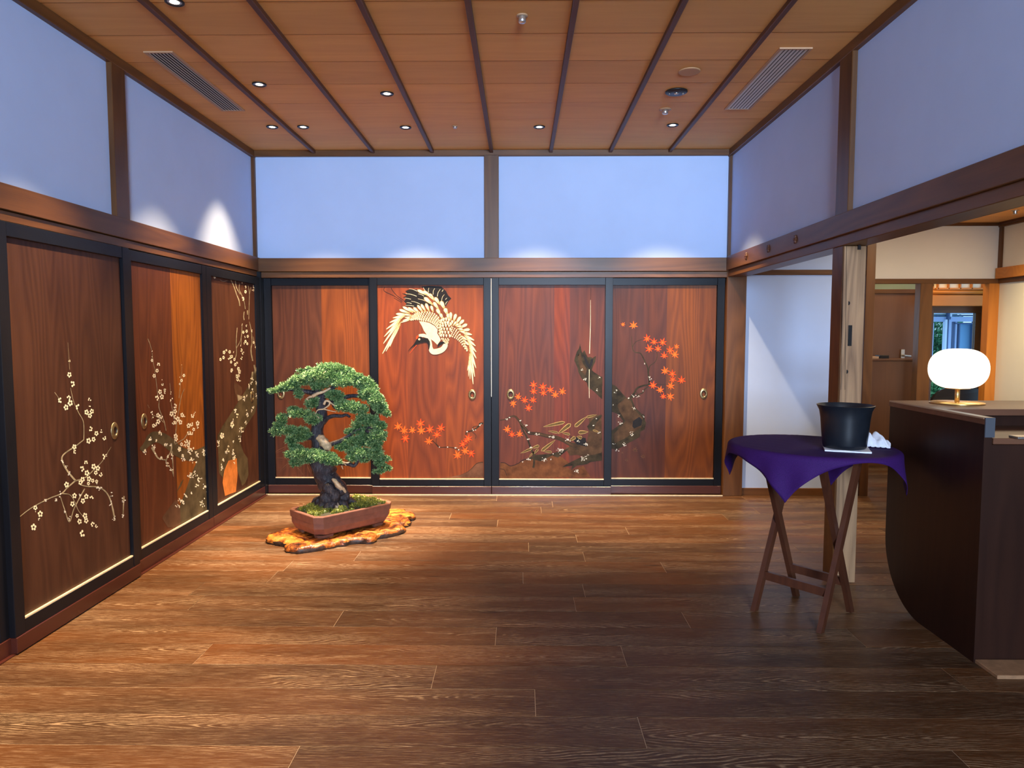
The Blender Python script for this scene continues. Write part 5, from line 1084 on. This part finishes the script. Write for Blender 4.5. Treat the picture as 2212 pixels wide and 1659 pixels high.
# ------------------------------------------------------------------ reception counter
CX, CY0, CY1, CZ = 1.865, -3.05, -2.32, 1.015
rcn = empty('reception_counter', (2.1, -2.8, 0), 'dark walnut reception counter with rounded lower corner at right', 'counter')
prof = [(CY0, CZ-.028), (CY0, 0), (CY1-.34, 0)]+[(CY1-.34+.34*sin(t), .34-.34*cos(t)) for t in np.linspace(.05, pi/2, 18)]+[(CY1, CZ-.028)]
n = len(prof); V = [(CX, y, z) for y, z in prof]+[(CX+.032, y, z) for y, z in prof]
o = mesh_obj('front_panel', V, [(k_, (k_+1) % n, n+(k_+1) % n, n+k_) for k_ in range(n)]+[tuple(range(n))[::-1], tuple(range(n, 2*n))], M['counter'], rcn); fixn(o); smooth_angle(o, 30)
V = [(CX-.003, CY1+.004), (CX-.003, CY0-.003), (CX+.034, CY0-.003), (CX+.034, -2.73), (3.4, -2.73), (3.4, CY1+.004)]; n = 6
V3 = [(x, y, CZ-.028) for x, y in V]+[(x, y, CZ) for x, y in V]
o = mesh_obj('raised_ledge', V3, [tuple(range(6)), tuple(range(6, 12))[::-1]]+[(k_, n+k_, n+(k_+1) % n, (k_+1) % n) for k_ in range(n)], M['counter_top'], rcn); fixn(o)
box('ledge_highlight', plain('ledge_highlight_paint', (.42, .28, .17), .4), rcn, CX-.0045, CY0, CZ-.006, CX-.0028, CY1, CZ+.0005, 0)  # thin pale strip paints the highlight along the top edge
box('end_cap', plain('grey_end_cap', (.07, .075, .09), .35, .1), rcn, CX-.003, CY0-.010, .935, CX+.036, CY0-.003, CZ, .001)
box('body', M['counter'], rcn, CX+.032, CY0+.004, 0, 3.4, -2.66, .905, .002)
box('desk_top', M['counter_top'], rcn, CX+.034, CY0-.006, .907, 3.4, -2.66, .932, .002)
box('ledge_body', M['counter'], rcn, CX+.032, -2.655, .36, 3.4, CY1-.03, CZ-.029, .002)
box('base_board', plain('base_light_wood', (.30, .16, .08), .5, noise=.2), rcn, CX+.004, CY0-.14, 0, 2.7, CY0-.001, .016, .002)
c = U(2206, 945, 2, .94); o = box('pen_tray', M['steel'], None, c.x-.01, c.y+.002, .9325, c.x+.12, c.y+.06, .942, .002); tag(o, 'small flat tray on the counter desk at the photo edge', 'tray')
# table lamp
LC = U(2067, 872, 2, CZ); lp = empty('table_lamp', (LC.x, LC.y, CZ), 'table lamp with glowing flattened globe on brass foot', 'lamp')
LZ = CZ+.0005
MB().lathe([(.0001, 0), (.115, 0), (.117, .003), (.115, .007), (.02, .009), (.0001, .009)], (LC.x, LC.y, LZ), 48).build('base', M['lamp_gold'], lp, True)
MB().lathe([(.0105, .008), (.0105, .074)], (LC.x, LC.y, LZ), 20).build('stem', M['lamp_gold'], lp, True)
MB().lathe([(.02, .070), (.052, .072), (.053, .078), (.02, .079)], (LC.x, LC.y, LZ), 32).build('collar', M['lamp_gold'], lp, True)
prof = []
for t in np.linspace(-1, 1, 25):
    a = t*pi/2; r = .1275*abs(cos(a))**.70; z = .168+.0965*math.copysign(abs(sin(a))**.92, sin(a)); prof.append((max(r, .0001), z))
gl = MB().lathe(prof, (LC.x, LC.y, LZ), 48).build('globe', M['globe'], lp, True)
L = bpy.data.lights.new('lamp_bulb', 'POINT'); L.energy = 4; L.color = (1, .8, .5); L.shadow_soft_size = .13; o = bpy.data.objects.new('lamp_bulb', L); link(o, lp); o.location = (0, 0, .168)
gl.visible_shadow = True
L.energy = 0.0001

# ------------------------------------------------------------------ lobby furniture beyond
lc = empty('low_cabinet', (3.6, 1.45, 0), 'brown chest-high cabinet in front of the lobby brown door', 'cabinet')
yc = 1.42; ztop = U(1920, 775, 1, yc-.1).z
box('body', M['door_brown'], lc, wx(1850, yc), yc-.10, 0, wx(1966, yc), yc+.15, ztop-.02, .003); box('top', M['counter_top'], lc, wx(1848, yc), yc-.12, ztop-.02, wx(1968, yc), yc+.16, ztop, .003)
o = box('box', M['dark_metal'], None, wx(1898, yc), yc-.05, ztop+.0005, wx(1918, yc), yc+.05, ztop+.034, .003); tag(o, 'small dark box on the lobby cabinet', 'box')
o = box('paper_stack', M['vent_frame'], None, wx(1880, yc), yc-.05, ztop+.0005, wx(1896, yc), yc+.05, ztop+.022, .002); tag(o, 'small stack of brown papers on the lobby cabinet', 'papers')
ac = empty('armchair', (4.35, 1.2, 0), 'dark round-backed armchair in front of the glazed door', 'chair')
AM = plain('black_leather', (.012, .011, .013), .4)
cx_, cy_ = (wx(2010, 1.15, 850)+wx(2122, 1.15, 850))/2, 1.15
V = []; n = 18; hw = .27
for l, (off, sh) in enumerate(((-.03, 1.0), (.03, .97))):
    for k_ in range(n+1):
        a = pi*k_/n; V.append((cx_-hw*cos(a)*sh, cy_+off-.05*sin(a), .42+.43*max(0, sin(a))**.35*sh))
V2 = V; Fc = [(k_, k_+1, n+1+k_+1, n+1+k_) for k_ in range(n)]+[tuple(range(n+1)), tuple(range(n+1, 2*n+2))[::-1], (0, n+1, 2*n+1, n)]
fixn(mesh_obj('backrest', V2, Fc, AM, ac)); box('seat', AM, ac, cx_-.26, cy_-.04, .36, cx_+.26, cy_+.40, .46, .02)
for sx in (-1, 1):
    for sy in (0, 1): MB().tube([(cx_+sx*.22, cy_+.0+sy*.38, 0), (cx_+sx*.20, cy_+.02+sy*.36, .37)], .014, 8).build('leg', M['dark_metal'], ac)
for k_, (px, w_) in enumerate(((2015, .0), (2030, .3))): pass
M['shrub'] = leafmat('garden_leaves', (.02, .12, .05), (.08, .35, .14), (.35, .7, .35), 10)
for k_, (px, py, lab) in enumerate(((2026, 735, 'tall green shrub seen through the left glazing of the passage'), (2006, 850, 'low bright green shrub at the foot of the glazed door'))):
    Yp = YG+1.2 if k_ == 0 else 2.6; c = U(px, py, 1, Yp); sh = empty('garden_shrub', (c.x, Yp, 0), lab, 'shrub')
    sprigs([(c.x, Yp, c.z, .32, .25, .65 if k_ == 0 else .22), (c.x+.1, Yp+.1, c.z-.5, .35, .3, .6)], 1500, .06, M['shrub'], 'foliage', sh, 4)
    MB().tube([(c.x, Yp, -.02), (c.x+.02, Yp, c.z)], [.03, .015], 8).build('stem', M['bark'], sh)
